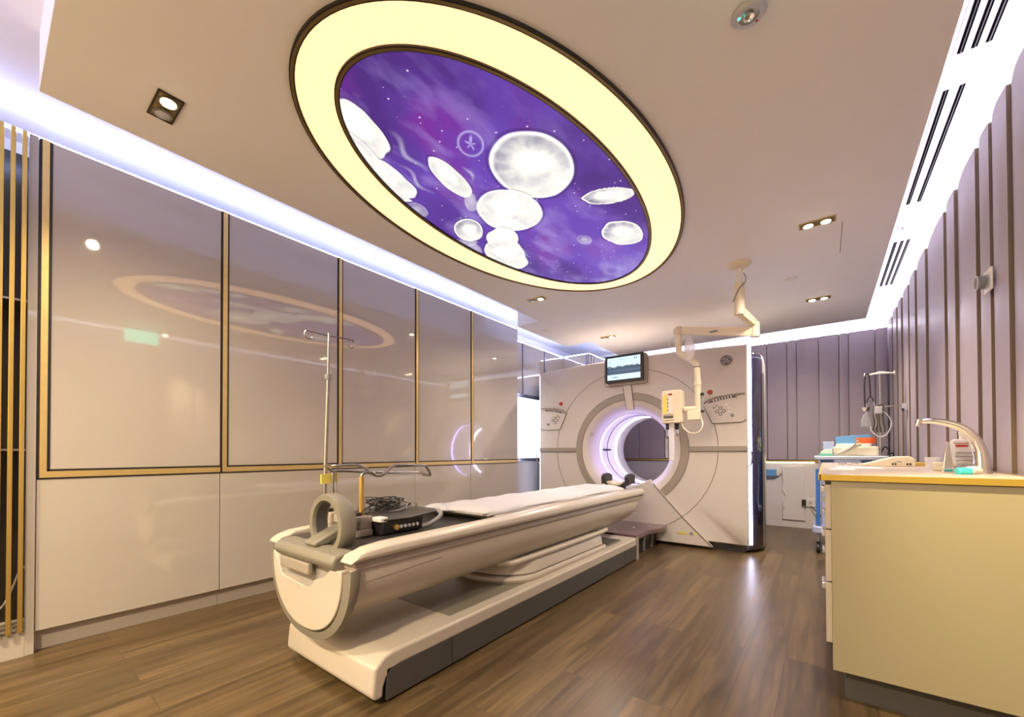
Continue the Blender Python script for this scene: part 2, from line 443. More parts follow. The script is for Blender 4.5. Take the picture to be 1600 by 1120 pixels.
# niche walls beyond the cupboards
nb = MB().box(-3.32, -3.19, 4.43, 5.87, 0, 0.885)
struct('wall_niche', nb, M['lacq'])
struct('wall_niche', MB().box(-3.32, -3.19, 4.43, 5.87, 1.80, 2.50), M['lacq'])
struct('wall_niche', MB().box(-3.32, -2.75, 5.87, 5.99, 0, 2.50), M['lacq'])
struct('wall_niche', MB().box(-2.87, -2.75, 5.99, 6.90, 0, 2.50), M['lacq'])
for y in (4.73, 5.30):
    struct('trim_niche', MB().box(-3.192, -3.180, y-0.014, y+0.014, 1.80, 2.50), M['steeltrim'])
struct('trim_niche', MB().box(-3.192, -3.180, 4.43, 5.87, 1.775, 1.80), M['steeltrim'])
struct('trim_niche', MB().box(-3.192, -3.180, 4.43, 5.87, 0.885, 0.905), M['steeltrim'])
for x in (-2.80, -2.765):
    struct('trim_niche', MB().box(x-0.010, x+0.010, 5.858, 5.872, 0, 2.50), M['steeltrim'])
for y in (5.95, 6.05, 6.6):
    struct('trim_niche', MB().box(-2.752, -2.742, y-0.012, y+0.012, 0, 2.50), M['steeltrim'])
win = struct('window_1', MB().ringband([(4.44,0.905),(5.86,0.905),(5.86,1.775),(4.44,1.775)], [(4.47,0.925),(5.83,0.925),(5.83,1.755),(4.47,1.755)], 'x', -3.24, -3.188), M['steeltrim'])
MB().box(-3.225, -3.215, 4.465, 5.835, 0.92, 1.76).build('pane', M['winglow'], win)

w2 = struct('fill_window_2', MB().ringband([(-2.30,.90),(-.72,.90),(-.72,2.25),(-2.30,2.25)], [(-2.25,.95),(-.77,.95),(-.77,2.20),(-2.25,2.20)], 'x', X_L, X_L+.04), M['steeltrim'])  # added out of view; its glowing pane lifts the near room and ceiling
MB().box(X_L+.005, X_L+.015, -2.26, -.76, .94, 2.21).build('pane', M['winfill'], w2)
w3 = struct('fill_window_3', MB().ringband([(-3.0,.90),(-1.2,.90),(-1.2,2.20),(-3.0,2.20)], [(-2.95,.95),(-1.25,.95),(-1.25,2.15),(-2.95,2.15)], 'y', Y_N, Y_N+.04), M['steeltrim'])  # second added window behind the camera, also only for fill light
MB().box(-2.96, -1.24, Y_N+.005, Y_N+.015, .94, 2.16).build('pane', M['winfill'], w3)

# cove LED strips, each lying on top of the panelling it lights from
def strip(x0, x1, y0, y1, z, m, label):
    o = MB().box(x0, x1, y0, y1, z, z+0.012).build('led_strip', m)
    return tag(o, label, 'light')
strip(-3.100, -3.086, Y_N+0.02, 4.42, 2.602, M['ledblue'], 'long blue white light strip along the top of the white cupboards')
struct('ceiling', MB().box(-2.9, 0.373, -0.56, -0.44, 2.495, 2.51), M['ceil'])
strip(-2.88, 0.36, -0.50, -0.485, 2.512, M['ledblue'], 'added blue white fill strip on an unseen cove lip behind the viewer')  # strip and its lip added out of view to brighten the near-left cove
strip(-3.215, -3.200, 4.45, 5.86, 2.502, M['ledblue'], 'blue white light strip above the panels beyond the last cupboard')
strip(-3.18, -2.77, 5.885, 5.900, 2.502, M['ledblue'], 'short blue white light strip on the return wall behind the scanner')
strip(-2.775, -2.762, 5.92, 6.88, 2.502, M['ledblue'], 'blue white light strip on the side wall behind the scanner, left rear')
strip(-2.72, 0.58, 6.915, 6.930, 2.502, M['ledright'], 'lilac light strip along the top of the rear mauve panels')
strip(0.682, 0.697, Y_N+0.02, 6.88, 2.522, M['ledright'], 'long lilac light strip along the top of the right fluted wall')
strip(-0.80, -0.10, 6.893, 6.902, 0.858, M['ledwarm'], 'warm light strip under the brass rail of the rear wall')

# ------------------------------------------------------------------ left: cupboards with brass and black frames
ys = [0.190, 1.012, 1.858, 2.688, 3.508, 4.43]
XF = -3.07
names = ['widest-framed white gloss cupboard beside the slatted screen, first of the row', 'white gloss cupboard second from the slatted screen', 'white gloss cupboard in the middle of the row, behind the drip pole', 'white gloss cupboard fourth from the slatted screen', 'white gloss cupboard at the far end, nearest the scanner']
for i in range(5):
    a, b = ys[i], ys[i+1]; fw = 0.048
    t = thing('wall_cupboard', (XF-0.15, (a+b)/2, 0), names[i], 'cupboard', 'cupboards along the left wall')
    MB().box(-3.46, XF-0.022, a+0.001, b-0.001, 0.10, 2.60).build('carcass', M['plinth'], t)
    MB().box(-3.40, XF-0.045, a+0.001, b-0.001, 0.0, 0.10).build('toe_kick', M['plinth'], t)
    MB().box(XF-0.02, XF, a+0.002, b-0.002, 0.108, 0.868).build('lower_door', M['lacq'], t, bevel=0.0015)
    MB().box(XF-0.02, XF, a+fw, b-0.001, 0.918, 2.60).build('upper_door', M['lacq'], t, bevel=0.0015)
    k = fw*0.23
    MB().box(XF-0.02, XF+0.003, a+0.0005, a+k, 0.872, 2.60).box(XF-0.02, XF+0.003, a+fw-k, a+fw, 0.908, 2.60).box(XF-0.02, XF+0.003, a+fw-k, b-0.001, 0.908, 0.918).box(XF-0.02, XF+0.003, a+0.0005, b-0.001, 0.868, 0.876).build('black_frame', M['black'], t)
    MB().box(XF-0.02, XF+0.008, a+k, a+fw-k, 0.876, 2.60).box(XF-0.02, XF+0.0075, a+k, b-0.001, 0.876, 0.908).build('brass_frame', M['brass'], t)
# slatted screen at the near left
t = thing('slatted_screen', (-3.05, 0.0, 0), 'brass slatted screen in front of a dark recess, far left', 'screen')
MB().box(-3.35, -3.06, 0.155, 0.189, 0.0, 2.60).build('end_post', M['lacq'], t, bevel=0.002)
MB().box(-3.35, -3.06, -0.60, 0.155, 0.0, 0.12).build('base', M['plinth'], t)
MB().box(-3.34, -3.32, -0.60, 0.155, 0.12, 2.60).build('back_panel', M['dark'], t)
for z in (1.752, 1.012): MB().box(-3.32, -3.07, -0.60, 0.155, z, z+.01).build('shelf', M['steel'], t)
for k in range(9):
    y = 0.140-0.0375*k
    MB().box(-3.058, -3.036, y-0.0085, y+0.0085, 0.125, 2.59).build('slat', M['brass2'], t, bevel=0.002)
MB().tube(spline([(-3.2,0.15,0.42),(-3.15,0.09,0.25),(-3.16,0.02,0.20),(-3.2,-0.1,0.17)]), 0.004, 6).build('cable', M['white'], t)

# ------------------------------------------------------------------ ceiling fittings
OC = (-1.404, 2.187)
def ellp(a, b, n=128): return [(OC[0]+a*math.cos(2*PI*i/n), OC[1]+b*math.sin(2*PI*i/n)) for i in range(n)]
t = thing('ceiling_light', (OC[0], OC[1], Z_SL), 'huge oval ceiling light with glowing cream ring and bronze rims', 'light')
MB().ringband(ellp(.812,1.474), ellp(.806,1.468), 'z', Z_SL-0.012, Z_SL+0.01).build('outer_rim', M['black'], t)
MB().ringband(ellp(.797,1.459), ellp(.790,1.452), 'z', Z_SL-0.012, Z_SL+0.01).build('outer_rim', M['black'], t)
MB().ringband(ellp(.807,1.469), ellp(.796,1.458), 'z', Z_SL-0.014, Z_SL+0.01).build('outer_trim', M['bronze'], t)
MB().ringband(ellp(.791,1.453), ellp(.60,1.300), 'z', Z_SL-0.006, Z_SL+0.01).build('ring_diffuser', M['ring'], t)
MB().ringband(ellp(.603,1.306), ellp(.597,1.300), 'z', Z_SL-0.014, Z_SL+0.01).build('inner_rim', M['black'], t)
MB().ringband(ellp(.586,1.289), ellp(.580,1.283), 'z', Z_SL-0.014, Z_SL+0.01).build('inner_rim', M['black'], t)
MB().ringband(ellp(.598,1.301), ellp(.585,1.288), 'z', Z_SL-0.016, Z_SL+0.01).build('inner_trim', M['bronze'], t)

def vnoise(x, y, seed):
    r = np.random.RandomState(seed); g = r.rand(64, 64)
    xi = np.floor(x).astype(int); yi = np.floor(y).astype(int); fx = x-xi; fy = y-yi
    fx = fx*fx*(3-2*fx); fy = fy*fy*(3-2*fy)
    G = lambda a, b: g[a % 64, b % 64]
    return (G(xi,yi)*(1-fx)+G(xi+1,yi)*fx)*(1-fy)+(G(xi,yi+1)*(1-fx)+G(xi+1,yi+1)*fx)*fy
def fbm(x, y, seed, o=5):
    s = 0; a = 0.5
    for k in range(o):
        s = s+a*vnoise(x*2**k, y*2**k, seed+k); a *= 0.5
    return s
def lerp(a, b, t): return a*(1-t)[:, None]+b*t[:, None]
# jellyfish: centre x, y, half axes, angle, brightness, frill
JELLY = [(-1.176,1.839,.276,.207,-84,1.0,.02,1),(-1.501,2.086,.236,.19,-87,1.0,.05,0),(-1.566,1.632,.188,.065,-80.6,.95,.04,0),(-1.842,2.085,.141,.096,-58,.95,.05,1),
 (-1.858,2.531,.266,.150,-71.5,1.05,.14,0),(-1.726,2.309,.138,.110,-64,.85,.10,0),(-0.965,2.316,.150,.078,-149.5,.95,.06,1),(-1.055,2.775,.188,.12,-96,.98,.07,1),
 (-1.66,1.13,.19,.10,-68,1.0,.12,0),(-1.855,1.422,.20,.115,-82,.9,.14,0),(-1.80,1.22,.22,.07,-75,.75,.2,0),
 (-1.932,1.71,.079,.061,-76,.35,.05,1),(-1.293,2.691,.073,.045,-90,.35,.05,1),(-1.979,2.184,.091,.054,-142,.35,.2,0),(-1.62,1.86,.10,.04,-60,.35,.2,0),(-2.0,2.35,.12,.05,-60,.3,.2,0)]
def paint_art(u, v):
    ang = 2*PI*u; X = OC[0]+.583*v*np.cos(ang); Y = OC[1]+1.280*v*np.sin(ang)
    d = fbm(X*2.2+9, Y*1.3+4, 11); e = fbm(X*4+Y*2+30, Y*2-X+8, 23); f = fbm(X*9+3, Y*3.5+5, 41)
    base = np.array([0.070,0.018,0.24]); blue = np.array([0.155,0.06,0.52]); mag = np.array([0.21,0.018,0.36]); lav = np.array([0.42,0.30,0.80])
    c = np.tile(base, (len(X), 1))
    c = lerp(c, blue, np.clip((d-0.38)*3.5, 0, 1)); c = lerp(c, mag, np.clip((e-0.52)*4.5, 0, 1)*0.85)
    c = lerp(c, lav, np.clip((f-0.50)*3.5, 0, 1)*np.clip(1.3-0.6*(X-OC[0]+.5)/.6, 0.15, 1)*0.75)
    c = lerp(c, np.array([.30,.22,.90]), np.clip((Y-2.5)/1.2, 0, 1)*np.clip((e-.3)*2, 0, 1))
    c = lerp(c, np.array([.75,.75,.9]), np.clip((Y-3.05)/.45, 0, 1)*np.clip((f-.35)*3, 0, 1)*.6)
    for (cx, cy, a, b, t_, br, fr, rays) in JELLY:
        q = math.radians(t_); dx = X-cx; dy = Y-cy
        p = (dx*math.cos(q)+dy*math.sin(q))/a; s_ = (-dx*math.sin(q)+dy*math.cos(q))/b
        th = np.arctan2(s_, p); rr = np.hypot(p, s_)/(1+fr*(vnoise(th*2.2+20, th*0+cx*9+10, 77)-.5)*2+0.25*fr*np.sin(3*th+cx*7))
        inside = np.clip((1.0-rr)/0.04, 0, 1)
        n = fbm(X*14, Y*14, 61)
        lum = 0.66+0.5*n+0.4*np.clip((rr-0.90)/0.07, 0, 1)
        lum += 0.45*np.clip(1-np.hypot(p-0.25, s_-0.1)/0.6, 0, 1)
        if rays: lum -= 0.55*np.clip(rr*1.5-0.1, 0, 1)*np.clip(1-(rr-0.85)/0.08, 0, 1)*(0.55+0.45*vnoise(th*7+30, rr*2, 31))*np.clip(.5+.9*p, 0, 1)
        col = lerp(np.tile(np.array([0.66,0.62,0.95]), (len(X), 1)), np.array([1.0,0.98,0.86]), np.clip(lum, 0, 1))*np.clip(lum, 0.1, 1.25)[:, None]
        k = inside*(br if br < 0.5 else 1.0); halo = np.clip(1-(np.abs(rr-1.04)/0.05), 0, 1)*0.45*(1 if br > .5 else 0)
        c = c*(1-halo)[:, None]; c = lerp(c, col*1.25, k)
    for (cx, cy, L, wd, t_, sd) in ((-1.97,2.60,.30,.018,-70,1),(-1.93,2.62,.26,.014,-60,2),(-1.72,2.58,.22,.012,-95,3),(-1.36,2.12,.16,.012,-40,4),(-1.47,1.66,.14,.014,-70,5),(-0.93,2.30,.12,.010,-120,6),(-1.10,2.66,.12,.010,-60,7),(-1.60,1.36,.34,.020,-75,8),(-1.72,1.52,.30,.016,-80,9)):
        q = math.radians(t_); dx = X-cx; dy = Y-cy
        p = dx*math.cos(q)+dy*math.sin(q); s_ = -dx*math.sin(q)+dy*math.cos(q)+.02*np.sin(p*26+sd)
        k = np.clip(1-np.abs(s_)/wd, 0, 1)*np.clip(1.2-np.abs(p)/(L*.5)*1.2, 0, 1)
        c = lerp(c, np.array([.85,.82,1.0]), k*.55)
    # pale ring with a blot inside
    q = math.radians(-60); dx = X+1.315; dy = Y-1.507
    p = (dx*math.cos(q)+dy*math.sin(q))/.089; s_ = (-dx*math.sin(q)+dy*math.cos(q))/.066; rr = np.hypot(p, s_)
    k = np.clip(1-np.abs(rr-0.9)/0.13, 0, 1)+np.clip(1.6-4*np.hypot(p-.1, (s_)*1.6)+1.2*np.sin(5*np.arctan2(s_, p)), 0, 1)*(rr < .85)
    c = lerp(c, np.array([.62,.52,.95]), np.clip(k, 0, 1)*.85)
    return np.clip(c, 0, 1.5)
def map_art(u, v):
    ang = 2*PI*u
    return np.stack([OC[0]+.583*v*np.cos(ang), OC[1]+1.286*v*np.sin(ang), np.full_like(u, Z_SL-0.006)], 1)
painted_grid('picture_panel', paint_art, map_art, 720, 330, M['art'], t)

def spot_lamp(parent, loc, power, size=150, blend=1.0, col=WARM, rad=0.03, target=None):
    l = bpy.data.lights.new('lamp', 'SPOT'); l.energy = power; l.color = col; l.spot_size = math.radians(size); l.spot_blend = blend; l.shadow_soft_size = rad
    o = bpy.data.objects.new('lamp', l); COL.objects.link(o); o.parent = parent
    o.location = Vector(loc)-parent.location
    if target is not None:
        o.rotation_euler = (Vector(target)-Vector(loc)).to_track_quat('-Z', 'Y').to_euler()
    return o
def downlight(x, y, lx, ly, lit, label, power, tgt=(0,0), fm=M['brass2'], size=150, col=WARM):
    t = thing('recessed_downlight', (x, y, Z_SL), label, 'light', 'recessed twin downlights in the ceiling')
    hx, hy = lx/2, ly/2
    def R4(a, b): return [(x-a,y-b),(x+a,y-b),(x+a,y+b),(x-a,y+b)]
    MB().ringband(R4(hx,hy), R4(hx-.006,hy-.006), 'z', Z_SL-.005, Z_SL+.002).build('frame', fm, t)
    MB().box(x-hx+.006, x+hx-.006, y-hy+.006, y+hy-.006, Z_SL-.003, Z_SL-.001).build('housing', M['bronze'], t)
    for k, on_ in enumerate(lit):
        cx = x+(k-0.5)*lx*0.48 if lx >= ly else x
        cy = y if lx >= ly else y+(k-0.5)*ly*0.48
        r = min(lx, ly)*0.30 if lx > ly*1.2 else min(lx, ly)*0.24
        lr = MB().lathe([(r*1.25,-.010),(r*1.25,-.003),(r,-.003),(r,-.010)], (cx,cy,Z_SL), 'z', 24, closed=True).build('lamp_ring', M['steel'], t)
        MB().lathe([(r,-.012),(r*.6,-.016),(0.0001,-.017)], (cx,cy,Z_SL), 'z', 24).build('lens', M['bulb'] if on_ else M['silver'], lr)
        if on_: spot_lamp(t, (cx, cy, Z_SL-.03), power, target=(cx+tgt[0], cy+tgt[1], 0), size=size, col=col)
    return t
downlight(-2.20, 0.507, .185, .092, (0,1), 'dark bronze downlight with one lamp lit, nearest the cupboards at the upper left', P_SPOT*0.7, (0,.0), M['black'])
downlight(-0.025, 3.465, .19, .085, (1,1), 'brass downlight with both lamps lit, nearer of the two on the right side', P_SPOT*0.62, (-.5,0), size=120, col=(1,.84,.66))
downlight(-0.035, 5.19, .19, .085, (1,1), 'brass downlight with both lamps lit, farther of the two on the right side', P_SPOT*0.62, (-.6,.5), size=140, col=(1,.84,.66))
downlight(-2.17, 3.46, .19, .085, (0,1), 'downlight with one lamp lit beyond the oval light, near the last cupboards', P_SPOT*0.6, col=(1,.84,.68))
downlight(-2.16, 5.17, .19, .085, (0,1), 'small downlight with one lamp lit above the scanner monitor', P_SPOT*1.2, col=(1,.84,.72))
# unseen lamps: one for the counter highlight, then two added as fill
downlight(0.26, 1.50, .19, .085, (0,1), 'brass downlight with one lamp lit, above the near end of the worktop', P_SPOT*2.6, (0.50,1.06), size=44, col=(1,.80,.42))
for (x, y, p, tg) in ((-2.2, -1.2, 1.3, (0,0)), (-0.6, -1.2, 1.6, (0,0.8))):
    downlight(x, y, .19, .085, (1,1), 'added brass fill downlight with both lamps lit, above and behind the viewer', P_SPOT*p, tg)

# emergency light, detectors, access hatch
t = thing('emergency_light', (-0.187, 1.657, Z_SL), 'round silver emergency light with green and red pilot lamps', 'light')
MB().lathe([(.052,0),(.052,-.006),(.044,-.014),(.030,-.014),(.028,-.006),(.0001,-.006)], (-0.187,1.657,Z_SL), 'z', 40).build('housing', M['silver'], t)
MB().lathe([(.018,-.005),(.016,-.018),(.0001,-.022)], (-0.187,1.657,Z_SL), 'z', 24).build('lens', M['chrome'], t)
MB().ball((-0.215,1.645,Z_SL-.012), .005, 8).build('green_pilot_lamp', M['exit'], t)
MB().ball((-0.168,1.690,Z_SL-.012), .005, 8).build('red_pilot_lamp', M['red'], t)
for (x, y, l) in ((-0.211,4.458,'flat white smoke detector between the two right downlights'), (-2.629,4.418,'flat white smoke detector near the rear left ceiling corner')):
    o = MB().lathe([(.045,0),(.043,-.008),(.030,-.012),(.0001,-.012)], (x,y,Z_SL), 'z', 32).build('smoke_detector', M['white'])
    tag(o, l, 'smoke detector', 'smoke detectors')
struct('trim_1', MB().box(0.102, 0.105, 3.55, 4.10, Z_SL-.0015, Z_SL+.001), M['seam'])

# slot air grilles in the right cove
def grille(y0, y1, xs, label):
    t = thing('air_grille', ((xs[0]+xs[-1])/2, (y0+y1)/2, Z_UP), label, 'air vent', 'slot air grilles in the right cove')
    MB().box(xs[0]-.022, xs[-1]+.022, y0-.02, y1+.02, Z_UP-.004, Z_UP+.001).build('frame', M['ceil2'], t)
    for x in xs:
        s_ = MB().box(x-.0095, x+.0095, y0, y1, Z_UP-.0065, Z_UP-.0035).build('slot', M['void'], t)
        MB().box(x-.0015, x+.0015, y0, y1, Z_UP-.010, Z_UP-.006).build('blade', M['charcoal'], s_)
grille(1.45, 2.71, (.474,.515,.556), 'three-slot air grille in the bright cove, nearest the viewer')
grille(2.95, 4.14, (.470,.524), 'two-slot air grille in the middle of the bright cove')
grille(4.83, 6.01, (.474,.514,.552), 'three-slot air grille in the bright cove, farthest from the viewer')
t = thing('sensor', (.482, 4.55, Z_UP), 'small white sensor plate between two air grilles', 'sensor')
MB().box(.462,.507,4.49,4.60,Z_UP-.008,Z_UP).build('plate', M['white'], t, bevel=.002)
MB().box(.474,.495,4.53,4.57,Z_UP-.011,Z_UP-.007).build('eye', M['grey'], t)
# hanging exit sign (seen as a reflection in the cupboards)
t = thing('exit_sign', (.16, 1.24, 2.31), 'green lit sign hanging from the ceiling beside the viewer', 'sign')
MB().box(.15,.17,1.08,1.40,2.315,2.46).build('panel', M['exit'], t, bevel=.003)
MB().cyl((.16,1.14,2.46),(.16,1.14,2.5),.005).cyl((.16,1.34,2.46),(.16,1.34,2.5),.005).build('hanger', M['steel'], t)

# ------------------------------------------------------------------ CT scanner gantry
GX, GZ, GY = -1.77, 1.035, 4.80
gt = thing('ct_scanner', (GX, 5.35, 0), 'big cream CT scanner with a round purple-lit bore and screen on top', 'scanner')
NG = 144
def circ(r, y, cz=GZ, cx=GX, n=NG): return [(cx+r*math.cos(2*PI*i/n), y, cz+r*math.sin(2*PI*i/n)) for i in range(n)]
def rectloop(x0, x1, z0, z1, y, crown=0.0, n=NG):
    out = []
    for i in range(n):
        a = 2*PI*i/n; dx, dz = math.cos(a), math.sin(a)
        tx = ((x1-GX)/dx if dx > 0 else (x0-GX)/dx) if abs(dx) > 1e-9 else 1e9
        tz = ((z1-GZ)/dz if dz > 0 else (z0-GZ)/dz) if abs(dz) > 1e-9 else 1e9
        t_ = min(tx, tz); x = GX+dx*t_; z = GZ+dz*t_
        if tz <= tx and dz > 0: z += crown*(1-((x-GX)/(x1-GX))**2)
        out.append((x, y, z))
    # snap nearest samples to the corners
    for (cx, cz) in ((x0,z0),(x1,z0),(x1,z1),(x0,z1)):
        k = min(range(n), key=lambda j: (out[j][0]-cx)**2+(out[j][2]-cz)**2); out[k] = (cx, y, cz)
    return out
PX0, PX1 = -2.968, -0.580
MB().loft([rectloop(PX0, PX1, .075, 2.065, 4.86, .035), rectloop(PX0, PX1, .075, 2.065, 4.812, .035), rectloop(PX0+.01, PX1-.01, .085, 2.055, 4.80, .035), circ(.935, 4.800), circ(.66, 4.798), circ(.655, 4.812), circ(.655, 4.86)], caps=False).build('front_cover', M['cream'], gt, angle=50)
MB().loft([circ(.657, 4.80), circ(.654, 4.790), circ(.580, 4.788), circ(.575, 4.797), circ(.575, 4.83)], caps=False).build('trim_ring', M['greige'], gt)
MB().loft([circ(.576, 4.80), circ(.572, 4.793), circ(.53, 4.80), circ(.49, 4.83), circ(.455, 4.885), circ(.432, 4.95), circ(.425, 4.985), circ(.432, 4.988)], caps=False).build('bore_funnel', M['cream'], gt, angle=60)
bt = MB().loft([circ(.445, 4.975), circ(.445, 5.035), circ(.428, 5.045), circ(.425, 5.44)], caps=False).build('bore_tube', M['white'], gt)
MB().loft([circ(.443, 4.985), circ(.443, 5.03)], caps=False).build('purple_led_band', M['ledpurple'], bt)
MB().ringband([(p[0],p[2]) for p in circ(.427,0)], [(p[0],p[2]) for p in circ(.421,0)], 'y', 5.20, 5.206).build('bore_seam', M['blackp'], bt)
MB().box(-2.197, -2.188, 5.08, 5.32, GZ-.010, GZ+.010).build('laser_window', M['blackp'], bt, bevel=.003)
MB().loft([circ(.425, 5.44), circ(.418, 5.46), circ(.418, 5.51), circ(.425, 5.53)], caps=False).build('led_ring', M['ledbore'], gt)
MB().loft([circ(.425, 5.53), circ(.425, 5.78), circ(.46, 5.86), circ(.55, 5.93), circ(.62, 5.95), rectloop(PX0+.05, PX1-.05, .10, 2.02, 5.95, .03), rectloop(PX0+.02, PX1-.02, .075, 2.05, 5.90, .03)], caps=False).build('rear_cover', M['cream'], gt, angle=50)
# top and floor covers between front and rear
xs = [PX0+.01+(PX1-PX0-.02)*i/24 for i in range(25)]
cr = lambda x: 2.058+.035*(1-((x-GX)/1.2)**2)
MB().prism([(x, cr(x)) for x in xs]+[(x, cr(x)-.03) for x in reversed(xs)], 'y', 4.84, 5.92).build('top_cover', M['cream'], gt)
MB().box(PX0+.06, PX1-.03, 4.83, 5.88, 0.0, 0.10).build('base_skirt', M['blackp'], gt)
def side(sgn):
    mx = (lambda x: x) if sgn > 0 else (lambda x: 2*GX-x)
    fr = [(-.585,4.862),(-.560,4.866),(-.515,4.93),(-.482,5.02)]
    rr = [(-.480,5.03),(-.473,5.12),(-.482,5.30),(-.500,5.52),(-.525,5.72),(-.555,5.86),(-.590,5.92)]
    def shell(pts, z0, z1, r):
        loops = []
        for z, ins in ((z0+.0, .03), (z0+.03, .0), (z1-r, .0), (z1-r*.35, .012), (z1-r*.06, .035), (z1, .075)):
            loops.append([(mx(p[0]-ins), p[1], z) for p in pts]+[(mx(-.62), p[1], z) for p in reversed(pts)])
        return MB().loft(loops)
    shell([(p[0],p[1]) for p in fr], .02, 2.02, .10).build('side_panel', M['navy'], gt, angle=50)
    shell(rr, .02, 2.02, .10).build('side_panel', M['silver'] if sgn > 0 else M['navy'], gt, angle=50)
    if sgn > 0: MB().box(-.5795, -.556, 4.838, 4.864, .085, 2.075).build('led_strip', M['ledwhite'], gt)
    else: MB().box(-2.990, -2.9685, 4.842, 4.864, .085, 2.045).build('led_strip', M['ledside'], gt)
    MB().box(*sorted((mx(-.476), mx(-.470))), 5.018, 5.034, .30, 1.80).build('gap_seal', M['blackp'], gt)
side(1); side(-1)
# seams
def seam(pts, r=.0022, closed=False, parent=gt, m=None): return MB().tube(pts, r, 6, closed).build('seam', m or M['seam'], parent)
seam(circ(.930, 4.7995), .0028, True)
for x0, x1 in ((PX0+.006, GX-.655), (GX+.655, PX1-.004)):
    MB().box(x0, x1, 4.790, 4.81, 1.012, 1.062).build('grey_band', M['greige'], gt, bevel=.004)
    seam([(x0, 4.789, 1.008), (x1, 4.789, 1.008)], .0035)
# docking cover below the bore
dc = [(-1.485,.640),(-1.475,.655),(-1.440,.625)]
def mir(p): return (2*GX+.0-p[0], p[1])
edge = [(-1.474,.642),(-1.168,.305),(-.885,.030)]
arc = [(GX+.431*math.sin(a), GZ-.431*math.cos(a)+.012) for a in [0.72*(1-2*i/20) for i in range(21)]]
poly = [(-.885,.030),(-1.168,.305),(-1.474,.655)]+arc[1:-1]+[(2*GX+1.474,.655),(2*GX+1.168,.305),(2*GX+.885,.030)]
MB().prism(poly, 'y', 4.745, 4.80).build('docking_cover', M['cream'], gt, bevel=.010, seg=3)
seam([(-1.470,4.7405,.650),(-1.168,4.7405,.308),(-.89,4.7405,.034)], .004)
seam([(GX+.93*math.sin(a), 4.744, GZ-.93*math.cos(a)) for a in [ .35+ .36*i/12 for i in range(13)]], .0025)
MB().box(-1.44, -1.385, 4.70, 4.745, .045, .105).build('bracket', M['white'], gt, bevel=.004)
# stickers
MB().box(-1.225, -1.125, 4.7425, 4.7445, .135, .155).build('yellow_label', M['yellow'], gt)
MB().lathe([(.016,0),(.016,-.002),(.0001,-.002)], (-1.085,4.7445,.148), 'y', 24).build('round_label', M['grey'], gt)
MB().box(-1.065, -1.03, 4.7425, 4.7445, .135, .158).build('yellow_label', M['yellow'], gt)
# emergency stops
for x, z in ((-.911,1.622),(-2.640,1.632)):
    o = MB().lathe([(.030,0),(.030,-.006),(.0001,-.006)], (x,4.80,z), 'y', 28).build('stop_base', M['white'], gt)
    MB().lathe([(.024,-.004),(.024,-.016),(.018,-.022),(.0001,-.023)], (x,4.80,z), 'y', 28).build('stop_button', M['red'], o)
# control panels
for sgn in (1, -1):
    fx = (lambda x: x) if sgn > 0 else (lambda x: 2*GX-x)
    P = [(-.980,1.500),(-.935,1.535),(-.860,1.560),(-.740,1.574),(-.600,1.580),(-.600,1.325),(-.625,1.300),(-.888,1.296)]
    cp = MB().prism([(fx(a), b) for a, b in P], 'y', 4.786, 4.80).build('control_panel', M['cream'], gt, bevel=.004)
    lip = P[:5]
    MB().tube([(fx(a), 4.784, b) for a, b in lip], .011, 8).build('panel_lip', M['greige'], cp)
    MB().tube([(fx(a), 4.7855, b) for a, b in [P[0], P[7], P[6], P[5]]], .0035, 6).build('panel_edge', M['seam'], cp)
    st = [(-.928+.262*k/10, 1.505+.045*k/10-.008*math.sin(PI*k/10)*-1) for k in range(11)]
    up = [(a, b+.004+.020*math.sin(PI*k/10)**.5) for k, (a, b) in enumerate(st)]
    bs = MB().prism([(fx(a), b) for a, b in st]+[(fx(a), b) for a, b in reversed(up)], 'y', 4.781, 4.787).build('button_strip', M['blackp'], cp)
    for k in range(7):
        a, b = st[2+k] if k < 7 else st[8]
        MB().box(*sorted((fx(a-.008), fx(a+.006))), 4.7785, 4.7815, b+.005, b+.019).build('button', M['white'] if k in (2,3) else M['silver'], bs)
    for dx, dz in ((0,.031),(.031,0),(0,-.031),(-.031,0)):
        MB().lathe([(.017,-.014),(.017,-.018),(.012,-.019),(.011,-.018),(.0001,-.018)], (fx(-.815+dx),4.80,1.420+dz), 'y', 20).build('arrow_button', M['seam'], cp)
        MB().lathe([(.010,-.018),(.009,-.021),(.0001,-.022)], (fx(-.815+dx),4.80,1.420+dz), 'y', 20).build('button', M['white'], cp)
    for x, z in ((-.757,1.477),(-.737,1.444),(-.735,1.407)):
        MB().lathe([(.016,-.014),(.015,-.019),(.0001,-.020)], (fx(x),4.80,z), 'y', 24).build('button', M['white'], cp)
    MB().lathe([(.016,-.014),(.015,-.019),(.0001,-.020)], (fx(-.711),4.80,1.370), 'y', 24).build('button', M['grey'], cp)
    for x, z in ((-.875,1.455),(-.851,1.476)):
        MB().lathe([(.011,-.014),(.010,-.019),(.0001,-.020)], (fx(x),4.80,z), 'y', 20).build('button', M['greige'], cp)
